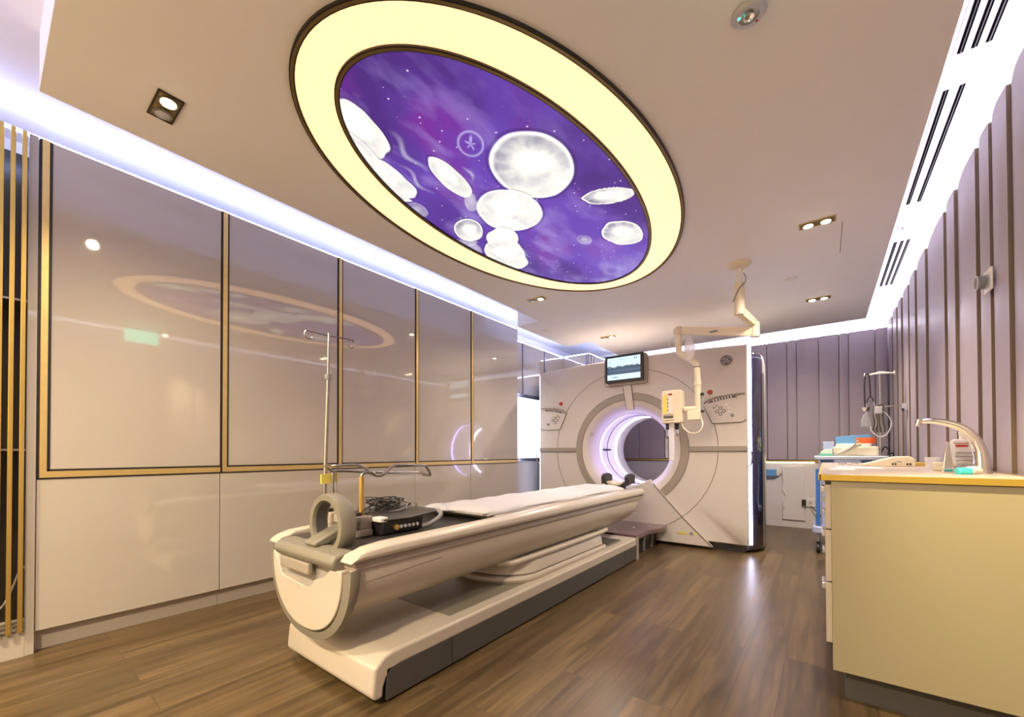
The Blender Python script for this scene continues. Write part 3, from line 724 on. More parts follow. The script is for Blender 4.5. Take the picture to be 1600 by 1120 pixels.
# monitor
hs = MB().prism(rrect(-2.035,-1.535,1.785,2.125,.035), 'y', 4.770, 4.80).build('monitor_mount', M['cream'], gt, bevel=.006)
seam([(p[0],4.772,p[1]) for p in rrect(-2.037,-1.533,1.783,2.127,.035)], .003, True)
mo = MB().prism(rrect(-2.000,-1.560,1.812,2.128,.012), 'y', 4.700, 4.735).build('monitor', M['blackp'], gt, bevel=.003)
MB().prism(rrect(-1.995,-1.545,1.800,2.120,.02), 'y', 4.735, 4.772).build('monitor_back', M['greige'], gt, bevel=.004)
def paint_screen(u, v):
    c = np.tile(np.array([.62,.80,.90]), (len(u),1)); top = 0.60+.05*np.sin(u*23)*vnoise(u*14, u*0, 5)+.04*vnoise(u*40,u*0,9)
    band = (v > .24) & (v < top); c[band] = [.05,.085,.14]
    c[(v > .40) & (v < .42) & (u > .04)] = [.16,.22,.30]
    c[(v <= .24)] = [.66,.86,.92]
    sh = (v > top-.03) & (v < top+.03) & (vnoise(u*60, v*30, 3) > .5); c[sh] = [.85,.95,1]
    tx = (np.abs(v-.12) < .02) & (u > .10) & (u < .32) & (vnoise(u*90, v*0, 8) > .45); c[tx] = [.12,.2,.3]
    tx = (np.abs(v-.90) < .012) & (u > .38) & (u < .62) & (vnoise(u*90, v*0, 18) > .45); c[tx] = [.2,.3,.4]
    ic = (np.maximum(np.abs(u-.86)*1.3, np.abs(v-.90)) < .05) & (np.maximum(np.abs(u-.86)*1.3, np.abs(v-.90)) > .032); c[ic] = [.05,.1,.15]
    for k in range(3):
        ic = (np.hypot((u-.07)*1.4, v-(.82-.12*k)) < .03); c[ic] = [.35,.45,.5]
    return c
painted_grid('screen', paint_screen, lambda u, v: np.stack([-1.972+.384*u, np.full_like(u,4.6985), 1.842+.258*v], 1), 170, 110, M['screen'], mo)
MB().prism([(-1.822,1.790),(-1.722,1.790),(-1.690,1.495),(-1.775,1.495)], 'y', 4.775, 4.812).build('bracket_strap', M['cream'], gt, bevel=.004)
seam([(-1.822,4.774,1.785),(-1.775,4.774,1.495),(-1.690,4.774,1.495),(-1.722,4.774,1.785)], .003)
for k in range(4):
    a = k*PI/2+.4; x, z = -2.215+.016*math.cos(a), 1.225+.016*math.sin(a)
    MB().lathe([(.006,-.016),(.0055,-.020),(.0001,-.020)], (x+.0,4.808,z), 'y', 10).build('speaker_hole', M['seam'], gt)
# round emblem with curled strokes
LX, LZ, LY = -.762, 1.930, 4.800
lg = MB().lathe([(.052,-.002),(.052,-.008),(.047,-.008),(.047,-.004),(.0001,-.004)], (LX,LY,LZ), 'y', 48).build('emblem', M['seam'], gt)
MB().tube([(LX+.0495*math.cos(a),LY-.009,LZ+.0495*math.sin(a)) for a in [2*PI*i/48 for i in range(48)]], .0022, 8, True).build('emblem_rim', M['steel'], lg)
em = MB()
for k in range(4):
    a0 = PI/4*0+k*PI/2+.15
    em.tube(spline([(LX+.041*math.cos(a0+t_), LY-.0075, LZ+.041*math.sin(a0+t_)) for t_ in (0,.3,.6,.9,1.15)]+[(LX+.033*math.cos(a0+1.18), LY-.0075, LZ+.033*math.sin(a0+1.18))], 4), .0022, 6)
em.build('emblem_curls', M['silver'], lg)
def stroke(pts, r=.0034, nm_='emblem_letter'):
    return MB().tube(spline([(LX+a*.052, LY-.0078, LZ+b*.052) for a, b in pts], 6), r, 6).build(nm_, M['silver'], lg)
stroke([(-.08,.42),(-.28,.55),(-.50,.40),(-.38,.18),(-.14,.30),(-.12,.0),(-.18,-.38),(-.42,-.50),(-.52,-.28),(-.34,-.12),(-.08,-.10)])
stroke([(.50,.36),(.30,.55),(.12,.42),(.16,.20),(.34,.12),(.14,.04),(.04,-.22),(.18,-.46),(.44,-.42),(.54,-.16),(.36,-.06),(.26,-.20)])
# handle wires at both ends of the grey band
for fx in ((lambda x: x), (lambda x: 2*GX-x)):
    MB().tube(spline([(fx(-.578),4.80,1.035),(fx(-.560),4.775,1.03),(fx(-.545),4.765,.96),(fx(-.556),4.77,.87),(fx(-.578),4.80,.86)]), .006, 8).build('grab_wire', M['steel'], gt)

# ------------------------------------------------------------------ patient table
TX = -1.725
tb = thing('patient_table', (TX, 2.5, 0), 'long cream patient table on a low base, running up to the scanner', 'table')
BL, BR = -2.06, -1.36
MB().prism([(1.028,.028),(1.032,.070),(1.045,.100),(1.070,.120),(1.11,.128),(3.93,.128),(3.93,.20),(1.08,.20),(1.03,.190),(.985,.155),(.975,.05),(.99,.028)], 'x', BL, BR).build('base_cover', M['tcream'], tb, bevel=.018, seg=4, angle=50)
for s, x in ((1, BR-.012), (-1, BL)):
    MB().box(x, x+.012, 1.045, 1.418, .012, .135).build('side_panel', M['charcoal'], tb)
    MB().box(x, x+.012, 1.424, 3.60, .012, .135).build('side_panel', M['charcoal'], tb)
    MB().box(x, x+.012, 3.606, 3.88, .012, .135).build('side_panel', M['charcoal'], tb)
MB().box(BL+.02, BR-.02, 1.03, 3.88, .005, .13).build('base_core', M['blackp'], tb)
MB().cyl((BR-.06,1.10,0),(BR-.06,1.10,.03),.022).build('foot', M['blackp'], tb)
MB().cyl((BL+.06,1.10,0),(BL+.06,1.10,.03),.022).build('foot', M['blackp'], tb)
MB().box(BR-.004, BR+.006, 3.885, 3.935, .0, .205).build('end_post', M['greige'], tb)
MB().box(-2.00, -1.425, 1.47, 3.70, .190, .2035).build('base_inlay', M['greige2'], tb, bevel=.003)
def stad(hw, y0, y1, z, n=20, nose=.85):
    out = [(TX+hw, y1, z)]
    out += [(TX+hw*math.cos(a), y0+hw*nose*(1-math.sin(a))*1.0, z) for a in [PI*i/n for i in range(n+1)]]
    out += [(TX-hw, y1, z)]
    return out
MB().loft([stad(.315,1.97,3.30,.196), stad(.325,1.95,3.30,.222), stad(.318,1.96,3.30,.240)]).build('column_skirt', M['tcream'], tb, bevel=.004)
MB().loft([stad(.300,2.02,3.28,.240), stad(.300,2.02,3.28,.262)]).build('column_gap', M['seam'], tb)
MB().loft([stad(.308,2.00,3.26,.246), stad(.300,2.02,3.26,.300), stad(.285,2.06,3.26,.345)]).build('column_cover', M['tcream'], tb, bevel=.004)
MB().box(BR-.09, BR-.052, 3.05, 3.30, .196, .215).build('slide_rail', M['white'], tb)
MB().box(-1.90, -1.45, 3.42, 3.72, .197, .206).build('base_slot', M['charcoal'], tb, bevel=.002)
# hull
def hull(hw, dep, y, ztop=.545, n=28, p=2.35):
    out = []
    for i in range(n+1):
        a = -PI*i/n; c_, s_ = math.cos(a), math.sin(a)
        out.append((TX+hw*math.copysign(abs(c_)**(2/p), c_), y, ztop+dep*math.copysign(abs(s_)**(2/p), s_)))
    return out
L_ = [hull(.322,.245,.925), hull(.328,.250,.97), hull(.328,.250,3.75), hull(.326,.235,3.95), hull(.318,.205,4.08), hull(.300,.165,4.16), hull(.275,.12,4.20)]
MB().loft(L_).build('hull', M['tcream'], tb, angle=60)
for s in (1, -1):
    seam(spline([(TX+s*.3365,.97,.495),(TX+s*.339,1.10,.500),(TX+s*.339,1.25,.508),(TX+s*.338,1.38,.512)]), .0015, parent=tb)
MB().tube(spline([(TX+.20,1.98,.335),(TX+.272,2.06,.338),(TX+.292,2.4,.342),(TX+.292,3.2,.342),(TX+.28,3.40,.345)]), .017, 10).build('lift_ridge', M['tcream'], tb)
MB().prism([(TX-.335,.92),(TX+.335,.92),(TX+.335,4.17),(TX+.30,4.21),(TX-.30,4.21),(TX-.335,4.17)], 'z', .545, .585).build('grey_stripe', M['tape'], tb, bevel=.004)
# end cap
def capU(hw, dep, zt, n=40, p=2.2):
    return [(TX+hw*math.copysign(abs(math.cos(a))**(2/p), math.cos(a)), zt-dep*abs(math.sin(a))**(2/p)) for a in [PI*i/n for i in range(n+1)]]
o_ = capU(.345,.340,.552); i_ = capU(.292,.283,.530)
rim = [(p[0], .892, p[1]) for p in i_]
loops = [[(p[0], .940, p[1]) for p in capU(.338,.300,.552)], [(p[0], .918, p[1]) for p in o_], [(p[0], .898, p[1]) for p in capU(.336,.330,.549)], [(p[0], .893, p[1]) for p in i_], [(p[0], .955, p[1]) for p in capU(.285,.275,.530)]]
mb = MB(); n_ = len(o_)
vs = [q for l in loops for q in l]; fs = []
for i in range(len(loops)-1):
    for k in range(n_-1): fs.append((i*n_+k, i*n_+k+1, (i+1)*n_+k+1, (i+1)*n_+k))
for k in (0, n_-1): fs.append(tuple(i*n_+k for i in range(len(loops))))
mb.add(vs, fs).build('end_rim', M['greige2'], tb, angle=50)
cp_ = capU(.288,.279,.535)
notch = [(-1.985,.535),(-1.958,.505),(-1.945,.480),(-1.925,.447),(-1.690,.432),(-1.668,.445),(-1.640,.474),(-1.565,.500),(-1.520,.535)]
MB().prism(cp_+[(TX-.288,.545)]+[(a, b) for a, b in notch]+[(TX+.288,.545)], 'y', .888, .93).build('end_cap', M['tcream'], tb, bevel=.005, seg=3)
MB().box(-2.0, -1.52, .915, .94, .40, .56).build('end_recess', M['padside'], tb)
# rails
for s in (1, -1):
    X = lambda d: TX+s*d
    def sec(y, dz, sh):
        q = [(.345,.587,.2),(.352,.605,.3),(.345,.630,.5),(.325,.648,.8),(.290,.655,1),(.268,.652,1),(.262,.615,.3),(.268,.587,.2)]
        return [(X(a), y+sh*(z-.587)/.068, z+dz*g) for a, z, g in q]
    MB().loft([sec(.892,-.048,.06), sec(.935,-.030,.05), sec(1.08,-.022,0), sec(2.5,-.012,0), sec(4.10,0,0), sec(4.18,-.01,0)]).build('side_rail', M['tcream'], tb, bevel=.004, angle=50)
MB().box(TX-.262, TX+.262, .96, 4.15, .580, .606).build('cradle', M['mat'], tb, bevel=.004)
MB().box(TX-.25, TX+.25, 1.90, 4.34, .606, .640).build('cradle_pad', M['tcream'], tb, bevel=.012)
# grey padded end block with the ring handle
MB().prism([(.875,.548),(.866,.570),(.878,.596),(.93,.607),(1.015,.603),(1.03,.58),(.99,.545),(.90,.530)], 'x', -1.965, -1.468).build('end_block', M['greige2'], tb, bevel=.012, seg=4)
MB().box(-1.905, -1.66, .872, .895, .492, .540).build('release_tab', M['tape'], tb, bevel=.006)
hr = MB().lathe([(.128,0),(.133,.012),(.133,.060),(.126,.074),(.104,.074),(.098,.060),(.098,.014),(.104,0)], (-1.658,.945,.692), 'y', 64, closed=True).build('ring_handle', M['greige2'], tb, angle=50)
MB().lathe([(.0985,.012),(.0985,.062),(.0955,.060),(.0955,.014)], (-1.658,.945,.692), 'y', 64, closed=True).build('inner_lining', M['charcoal'], hr)
MB().prism([(.90,.605),(.90,.622),(1.10,.702),(1.13,.702),(1.13,.685),(.96,.605)], 'x', -1.745, -1.655).build('ring_bracket', M['greige2'], tb, bevel=.008)
# docking bridge between table and scanner
MB().prism([(TX-.34,3.94),(TX+.345,3.94),(TX+.345,4.30),(TX+.42,4.52),(TX+.40,4.73),(TX-.34,4.73)], 'z', .170, .215).build('bridge_cover', M['purple'], tb, bevel=.006)
MB().box(TX-.30, TX+.30, 3.95, 4.70, 0.0, .168).build('bridge_base', M['blackp'], tb)
for y in (4.02, 4.25, 4.5):
    MB().box(TX+.30, TX+.315, y, y+.035, 0.01, .16).build('bridge_post', M['grey'], tb)
for x, y in ((-1.62,4.05),(-1.55,4.35),(-1.80,4.2),(-1.45,4.55)):
    MB().lathe([(.012,0),(.010,.003),(.0001,.0035)], (x,y,.2155), 'z', 16).build('screw_cap', M['silver'], tb)

# ------------------------------------------------------------------ things lying on the table
# white sheet covered cushion
nx_, ny_ = 26, 90
def sheet_z(u, y):
    e = max(0, 1-((abs(u))**3.2)); e = e**.5
    return .642+.040*e*min(1, (y-1.74)/.10+.35)+.004*math.sin(y*23+u*3)*e+.004*math.sin(y*9-u*5)*e
vs = []; fs = []
for j in range(ny_+1):
    y = 1.74+(3.93-1.74)*j/ny_; dy = .030*math.sin(j*.9)*0
    for i in range(nx_+1):
        u = -1+2*i/nx_; hw = .248+.006*math.sin(y*7)
        vs.append((TX-.005+hw*u, y+ (0.10*(u*.5+.5) if j < 6 else 0)*(1-j/6 if j<6 else 0), sheet_z(u, y)))
for j in range(ny_):
    for i in range(nx_):
        a = j*(nx_+1)+i; fs.append((a, a+1, a+nx_+2, a+nx_+1))
sh = MB().add(vs, fs).build('sheet', M['sheet'], None, angle=80)
sh.name = 'cushion'; md = sh.modifiers.new('sol', 'SOLIDIFY'); md.thickness = .012; md.offset = -1
tag(sh, 'long flat cushion under a white sheet lying on the patient table', 'cushion')
o = MB().prism(rrect(1.80,3.95,.6415,.6535,.005), 'x', TX-.235, TX+.235).build('foam_pad', M['padside'])
o.name = 'foam_pad'; tag(o, 'thin grey pad under the white sheet, its folded edge showing', 'pad')
# head holder
t = thing('head_holder', (TX+.13, 4.07, .64), 'black cheeked head holder with cream pad at the scanner end of the table', 'head rest')
hx = TX+.125
MB().loft([[(hx+.125*math.cos(a)*s_, y, .660+.085*math.sin(a)*s_+.012) for a in [PI+PI*i/16 for i in range(17)]]+[(hx+.108*math.cos(a)*s_, y, .665+.068*math.sin(a)*s_+.012) for a in [2*PI-PI*i/16 for i in range(17)]] for y, s_ in ((3.98,1.0),(4.16,1.0))]).xf(Matrix.Translation((0,0,.062))).build('cradle_shell', M['leather'], t, bevel=.003)
for s in (-1, 1):
    MB().prism([(3.97,.690),(4.16,.690),(4.17,.770),(4.10,.792),(4.00,.788),(3.965,.765)], 'x', *sorted((hx+s*.098, hx+s*.138))).build('cheek', M['leather'], t, bevel=.010, seg=3)
MB().prism([(hx-.085,.700),(hx-.04,.672),(hx+.04,.672),(hx+.085,.700),(hx+.075,.716),(hx,.694),(hx-.075,.716)], 'y', 3.972, 4.15).build('pad', M['creampad'], t, bevel=.006)
MB().box(hx-.05, hx+.05, 4.0, 4.14, .640, .655).build('foot', M['leather'], t)
# arm support frame with two posts
t = thing('arm_support', (-1.85, 1.17, .606), 'raised steel arm support frame on two posts at the foot of the table', 'arm rest')
pN, pF = (-1.72, 1.17), (-1.965, 1.165)
MB().box(-1.985, -1.665, 1.10, 1.20, .6065, .640).build('clamp_base', M['greige'], t, bevel=.008)
for (x, y) in (pN, pF):
    c_ = MB().box(x-(.042 if x > -1.9 else .020), x+.042, y-.038, y+.034, .638, .700).build('clamp', M['greige'], t, bevel=.008)
    MB().box(x-.014, x+.014, y-.032, y-.006, .698, .716).build('knob', M['blackp'], c_, bevel=.003)
MB().box(-1.95, -1.74, 1.145, 1.195, .650, .690).build('cross_bar', M['greige'], t, bevel=.006)
rN = spline([(-1.72,1.17,.69),(-1.72,1.17,.80),(-1.72,1.17,.885),(-1.72,1.185,.903),(-1.72,1.215,.906),(-1.72,1.245,.895)], 5)
MB().tube(rN, .0085, 10).build('post', M['steel'], t)
MB().cyl((-1.72,1.17,.70),(-1.72,1.17,.885),.0125).build('post_sleeve', M['yellow'] if False else M['brass2'], t)
MB().tube(spline([(-1.965,1.165,.69),(-1.965,1.165,.80),(-1.965,1.165,.892),(-1.965,1.175,.905),(-1.965,1.20,.907)], 5), .0085, 10).build('post', M['steel'], t)
MB().tube(spline([(-1.965,1.16,.905),(-1.90,1.09,.930),(-1.80,1.04,.940),(-1.735,1.03,.941),(-1.72,1.06,.942),(-1.72,1.14,.942),(-1.72,1.185,.930),(-1.72,1.225,.902),(-1.72,1.262,.887),(-1.72,1.30,.893),(-1.72,1.345,.925),(-1.72,1.375,.936),(-1.72,1.42,.936),(-1.72,1.56,.930),(-1.72,1.585,.925),(-1.725,1.625,.876),(-1.80,1.64,.874)], 5), .0075, 10).build('near_rail', M['steel'], t)
MB().tube(spline([(-1.965,1.19,.907),(-1.965,1.25,.905),(-1.965,1.45,.890),(-1.965,1.70,.878),(-1.955,1.76,.876),(-1.90,1.72,.876),(-1.80,1.64,.874)], 5), .0095, 10).build('far_rail', M['steel'], t)
# drip pole clamped beside it
t = thing('drip_pole', (-2.0, 1.135, .606), 'tall thin steel drip pole with two ring hooks standing at the foot of the table', 'drip pole')
MB().cyl((-2.0,1.135,.606),(-2.0,1.158,1.40),.0105).cyl((-2.0,1.1575,1.395),(-2.0,1.158,1.41),.012).build('lower_tube', M['steel'], t)
MB().cyl((-2.0,1.157,1.40),(-2.0,1.160,1.625),.008).build('upper_tube', M['steel'], t)
MB().cyl((-2.0,1.157,1.382),(-2.0,1.157,1.408),.017).build('collar', M['grey'], t)
MB().tube(spline([(-2.0,1.040,1.614),(-2.0,1.16,1.612),(-2.0,1.31,1.620)],3), .0035, 6).build('cross_arm', M['steel'], t)
for y in (1.052, 1.292):
    MB().tube([(-2.0,y+.022*math.cos(a),1.592+.003+.022*math.sin(a)) for a in [2*PI*i/28 for i in range(28)]], .0035, 6, True).build('ring_hook', M['steel'], t)
MB().prism([(1.108,.842),(1.198,.845),(1.198,.895),(1.108,.890)], 'x', -1.985, -1.977).build('yellow_tag', M['yellow'], t)
# monitoring tray with cable coils
t = thing('monitor_tray', (-1.75, 1.38, .606), 'black cable connector box with grey lid plate lying on the black mat', 'medical device')
MB().prism([(-1.600,1.205),(-1.575,1.36),(-1.655,1.635),(-1.965,1.635),(-1.965,1.205)], 'z', .678, .688).build('lid_plate', M['charcoal'], t, bevel=.004)
MB().prism([(-1.60,.676),(-1.615,.612),(-1.64,.606),(-1.92,.606),(-1.95,.676)], 'y', 1.21, 1.46).build('case', M['blackp'], t, bevel=.006)
for k in range(6):
    y = 1.285+k*.026
    MB().cyl((-1.612,y,.640),(-1.596,y,.642),.0085 if k else .013,n=14).build('socket', M['brass2'] if k == 0 else M['silver'], t)
MB().tube(spline([(-1.66,1.60,.684),(-1.62,1.60,.676),(-1.60,1.57,.655),(-1.605,1.50,.628),(-1.62,1.46,.622)]), .012, 10).build('handle', M['grey'], t)
MB().box(-1.665, -1.60, 1.19, 1.235, .674, .696).build('mount_block', M['white'], t, bevel=.004)
def coil(name, label, c, r0, n, seed, m, rad=.0028, zr=.03):
    rn = random.Random(seed); pts = []
    for i in range(n*9):
        a = i*2*PI/9; r = r0*(.65+.45*rn.random()); k = i/(n*9)
        pts.append((c[0]+.7*r*math.cos(a)+.02*math.sin(k*9+seed), c[1]+1.15*r*math.sin(a)+.035*math.sin(k*5+seed), c[2]+zr*(.45+.5*math.sin(a*1.0+seed+k*7))+.01*rn.random()))
    return MB().tube(spline(pts, 4), rad, 5)
o = coil('c', '', (-1.80,1.37,.698), .105, 7, 2, M['blackp'], zr=.062).build('cable_coil', M['blackp']); tag(o, 'tangled bundle of black cables heaped on the tray', 'cable', 'cable bundles on the tray')
o = coil('c', '', (-1.80,1.36,.704), .05, 8, 5, M['blackp'], zr=.035).build('cable_coil', M['blackp']); tag(o, 'tight inner knot of the black cables, middle of the heap', 'cable', 'cable bundles on the tray')
o = coil('c', '', (-1.78,1.46,.694), .07, 3, 8, M['grey'], .003, .03).build('cable_coil', M['grey']); tag(o, 'loose grey cable loops at the scanner side of the heap', 'cable', 'cable bundles on the tray')
o = MB().tube(spline([(-1.70,1.20,.700),(-1.66,1.13,.722),(-1.68,1.17,.735),(-1.74,1.27,.735),(-1.70,1.32,.705)],6), .0025, 6).build('cable_loop', M['blackp']); tag(o, 'thin black cable loop reaching toward the ring handle', 'cable', 'cable bundles on the tray')

# ------------------------------------------------------------------ contrast injector on its ceiling arm
t = thing('contrast_injector', (-.513, 3.83, 2.5), 'ivory contrast injector hanging from a jointed ceiling arm', 'injector')
cx, cy = -.513, 3.83
MB().lathe([(.085,0),(.083,-.012),(.070,-.028),(.045,-.040),(.0001,-.042)], (cx,cy,2.5), 'z', 48).build('ceiling_plate', M['inj'], t)
MB().cyl((cx,cy,2.47),(cx,cy,2.33),.024).build('drop_tube', M['white'], t)
MB().cyl((cx,cy,2.34),(cx,cy,2.09),.037).cyl((cx,cy,2.22),(cx,cy,2.212),.0385).build('column', M['inj'], t, bevel=.002)
MB().tube(spline([(cx+.03,cy,2.42),(cx+.045,cy-.01,2.35),(cx-.0,cy-.048,2.28),(cx-.042,cy-.02,2.20)]), .004, 6).build('cable', M['grey'], t)
jx, jy, jz = -.425, 3.98, 1.975
def beam(p0, p1, w0, h0, w1, h1, name, m):
    a, b = Vector(p0), Vector(p1); d = (b-a).normalized(); u = d.cross(Vector((0,0,1))).normalized(); v = u.cross(d)
    def lp(c, w_, h_): return [tuple(c+u*w_*math.cos(q)/ (max(abs(math.cos(q)),abs(math.sin(q)))**.7)+v*h_*math.sin(q)/(max(abs(math.cos(q)),abs(math.sin(q)))**.7)) for q in [2*PI*i/20+PI/20 for i in range(20)]]
    return MB().loft([lp(a,w0*.8,h0*.8), lp(a+d*.01,w0,h0), lp(b-d*.01,w1,h1), lp(b,w1*.8,h1*.8)]).build(name, m, t)
beam((cx-.01,cy-.02,2.13), (jx,jy,jz+.06), .030,.036,.022,.026, 'upper_arm', M['inj'])
MB().cyl((jx,jy,jz-.045),(jx,jy,jz+.075),.032).build('joint', M['inj'], t, bevel=.006)
ex, ey = -1.035, 4.10
beam((jx-.01,jy,jz), (ex+.03,ey,2.115), .028,.038,.026,.036, 'forearm', M['inj'])
MB().box(-.76,-.70,3.995,4.02,2.035,2.045).build('arm_mark', M['grey'], t)
MB().ball((ex,ey,2.118), .048, 14).build('elbow', M['inj'], t)
MB().cyl((ex,ey,2.12),(ex,ey,1.965),.032,.027).cyl((ex,ey,2.000),(ex,ey,1.990),.032).build('drop_sleeve', M['inj'], t, bevel=.002)
MB().tube(spline([(ex,ey,1.98),(ex+.005,ey,1.925),(ex+.05,ey,1.880),(ex+.115,ey,1.835),(ex+.148,ey,1.785),(ex+.155,ey,1.70),(ex+.158,ey,1.58),(ex+.160,ey,1.40),(ex+.160,ey,1.345)],6), .026, 16).build('swan_neck', M['inj'], t)
MB().cyl((ex+.152,ey,1.772),(ex+.152,ey,1.764),.0285).build('neck_seam', M['seam'], t)
MB().cyl((ex+.158,ey,1.64),(ex+.158,ey,1.60),.031).build('neck_collar', M['inj'], t, bevel=.004)
MB().prism(rrect(ex+.075,ex+.185,1.290,1.375,.012), 'y', ey-.035, ey+.035).build('yoke', M['inj'], t, bevel=.006)
MB().cyl((ex+.06,ey,1.390),(ex+.165,ey,1.390),.027).cyl((ex+.045,ey,1.390),(ex+.065,ey,1.390),.029).build('pivot', M['inj'], t, bevel=.003)
kb = MB().cyl((ex+.195,ey-.005,1.515),(ex+.195,ey-.005,1.375),.013).build('handle', M['grey'], t)
MB().cyl((ex+.195,ey-.005,1.53),(ex+.195,ey-.005,1.505),.015).build('handle_cap', M['blackp'], kb)
MB().cyl((ex+.195,ey-.005,1.375),(ex+.195,ey-.005,1.355),.016).build('handle_cap', M['blackp'], kb)
hx0, hx1, hz0, hz1 = -1.180, -1.000, 1.268, 1.575
hd = MB().prism(rrect(hx0,hx1,hz0,hz1,.02), 'y', ey-.045, ey+.055).build('injector_head', M['inj'], t, bevel=.012, seg=4)
MB().prism(rrect(hx0+.012,hx1-.055,hz0+.03,hz1-.02,.012), 'y', ey-.052, ey-.043).build('face_panel', M['inj'], hd, bevel=.003)
MB().prism(rrect(hx0+.020,hx0+.060,hz0+.095,hz1-.055,.01), 'y', ey-.0545, ey-.051).build('yellow_scale', M['yellow'], hd)
MB().prism(rrect(hx0+.063,hx0+.100,hz0+.095,hz1-.055,.01), 'y', ey-.0545, ey-.051).build('white_scale', M['white'], hd)
for k in range(4):
    MB().box(hx0+.055,hx0+.067,ey-.056,ey-.053,hz0+.115+.034*k,hz0+.127+.034*k).build('key', M['grey'], hd)
MB().ball((hx0+.082,ey-.052,hz1-.040), .012, 8, (1.5,.5,.8)).build('red_key', M['red'], hd)
MB().ball((hx0+.036,ey-.052,hz1-.042), .009, 8, (1.5,.5,.8)).build('yellow_key', M['yellow'], hd)
MB().box(hx0+.022,hx0+.108,ey-.055,ey-.051,hz0+.048,hz0+.068).build('name_plate', M['charcoal'], hd)
MB().box(hx0+.022,hx0+.108,ey-.055,ey-.051,hz0+.075,hz0+.084).build('label_strip', M['greige'], hd)
for x, l in ((hx0+.045,.07),(hx0+.125,.045)):
    sy = MB().cyl((x,ey,hz0+.005),(x,ey,hz0-.028),.022,.016).ball((x,ey,hz0-.04), .020, 10).build('syringe_clamp', M['blackp'], hd)
    MB().cyl((x,ey,hz0-.05),(x,ey,hz0-.050-l),.013).build('syringe', M['clear'], sy)
    MB().cyl((x,ey,hz0-.05-l),(x,ey,hz0-.070-l),.005).build('syringe_tip', M['blackp'], sy)
MB().box(hx0+.060,hx0+.105,ey-.02,ey-.005,.93,hz0).build('tube_strip', M['clear2'], hd)
coilp = [(hx0+.035+.010*math.cos(i*.8),ey+.010*math.sin(i*.8),hz0-.13-.0016*i) for i in range(120)]
MB().tube(coilp, .002, 5).build('coiled_line', M['clear2'], hd)
MB().tube(spline([(ex+.185,ey,1.30),(ex+.20,ey-.02,1.24),(ex+.17,ey-.03,1.18),(ex+.10,ey-.03,1.175),(ex+.045,ey-.02,1.22),(ex+.02,ey,1.275)]), .006, 8).build('cable', M['inj'], t)
MB().tube(spline([(ex-.03,ey,2.08),(ex-.07,ey-.01,2.03),(ex-.075,ey-.01,1.96),(ex-.02,ey,1.92)]), .0045, 8).build('cable', M['clear2'], t)
o = MB().loft([[(ex+.10+w_*math.cos(q), ey-.03+.012*math.sin(q), z) for q in [2*PI*i/16 for i in range(16)]] for z, w_ in ((2.075,.006),(2.05,.012),(2.01,.036),(1.94,.045),(1.86,.040),(1.83,.02))]).build('drip_bag', M['clear2'])
tag(o, 'clear empty bag hanging from the injector forearm', 'bag')

# ------------------------------------------------------------------ sink counter on the right
CY = 2.20
t = thing('base_cabinet', (.30, 3.4, 0), 'cream gloss base cabinet under the worktop on the right', 'cabinet')
MB().box(.022, .570, CY+.002, 4.58, .128, .884).build('carcass', M['counter'], t)
MB().box(.020, .572, CY-.016, CY+.002, .126, .884).build('end_panel', M['counter'], t, bevel=.0015)
MB().box(.060, .570, CY+.05, 4.56, .0, .128).build('toe_kick', M['charcoal'], t)
for (z0, z1, zh) in ((.690,.868,.855),(.478,.684,.675),(.232,.472,.462)):
    for (y0, y1) in ((CY-.012, 2.96), (2.965, 3.74), (3.745, 4.57)):
        d = MB().box(.000, .020, y0, y1, z0, z1).build('drawer', M['drawerf'], t, bevel=.002)
        MB().box(-.012, .001, y0+.01, y0+.12, zh-.020, zh+.006).build('handle', M['silver'], d, bevel=.003)
t = thing('worktop', (.30, 3.4, .886), 'long cream worktop with brushed gold front edge', 'worktop')
MB().box(-.012, .572, CY-.022, 4.60, .886, .911).build('slab', M['top'], t, bevel=.003)
MB().box(-.016, .573, CY-.028, CY-.020, .886, .9095).build('gold_edge', M['edgegold'], t)
MB().box(-.020, -.012, CY-.028, 4.60, .886, .9095).build('gold_edge', M['edgegold'], t)
MB().box(.560, .573, CY-.02, 4.60, .911, .915).build('rear_upstand', M['brownedge'], t)
# tap
t = thing('tap', (.495, 2.60, .911), 'arched chrome tap with lever on the worktop', 'tap')
sp = [(.497,2.60,.911),(.497,2.60,.960),(.492,2.60,1.010),(.476,2.60,1.058),(.449,2.60,1.096),(.405,2.60,1.122),(.357,2.60,1.134),(.325,2.60,1.134)]
pts = spline(sp, 8); n_ = len(pts)
MB().tube(pts, [.027-.0165*(i/(n_-1))**.8 for i in range(n_)], 20).build('spout', M['chrome'], t)
MB().cyl((.322,2.60,1.142),(.314,2.60,1.112),.0135,.012).build('nozzle', M['chrome'], t, bevel=.002)
MB().lathe([(.030,0),(.030,.006),(.024,.014),(.022,.03)], (.497,2.60,.911), 'z', 32).build('base', M['chrome'], t)
MB().tube([(.495,2.60,.935),(.45,2.59,.930),(.405,2.570,.925)], [.020,.016,.012], 16).build('side_body', M['chrome'], t)
MB().loft([[(.400+a*s_,2.570+b*s_,z) for a, b in ((-.016,-.010),(.014,-.010),(.014,.010),(-.016,.010))] for z, s_ in ((.915,1.1),(.94,1.0),(.98,.75),(1.02,.45),(1.043,.28))]).xf(Matrix.Translation((.0,0,0))).build('lever', M['chrome'], t, bevel=.003)
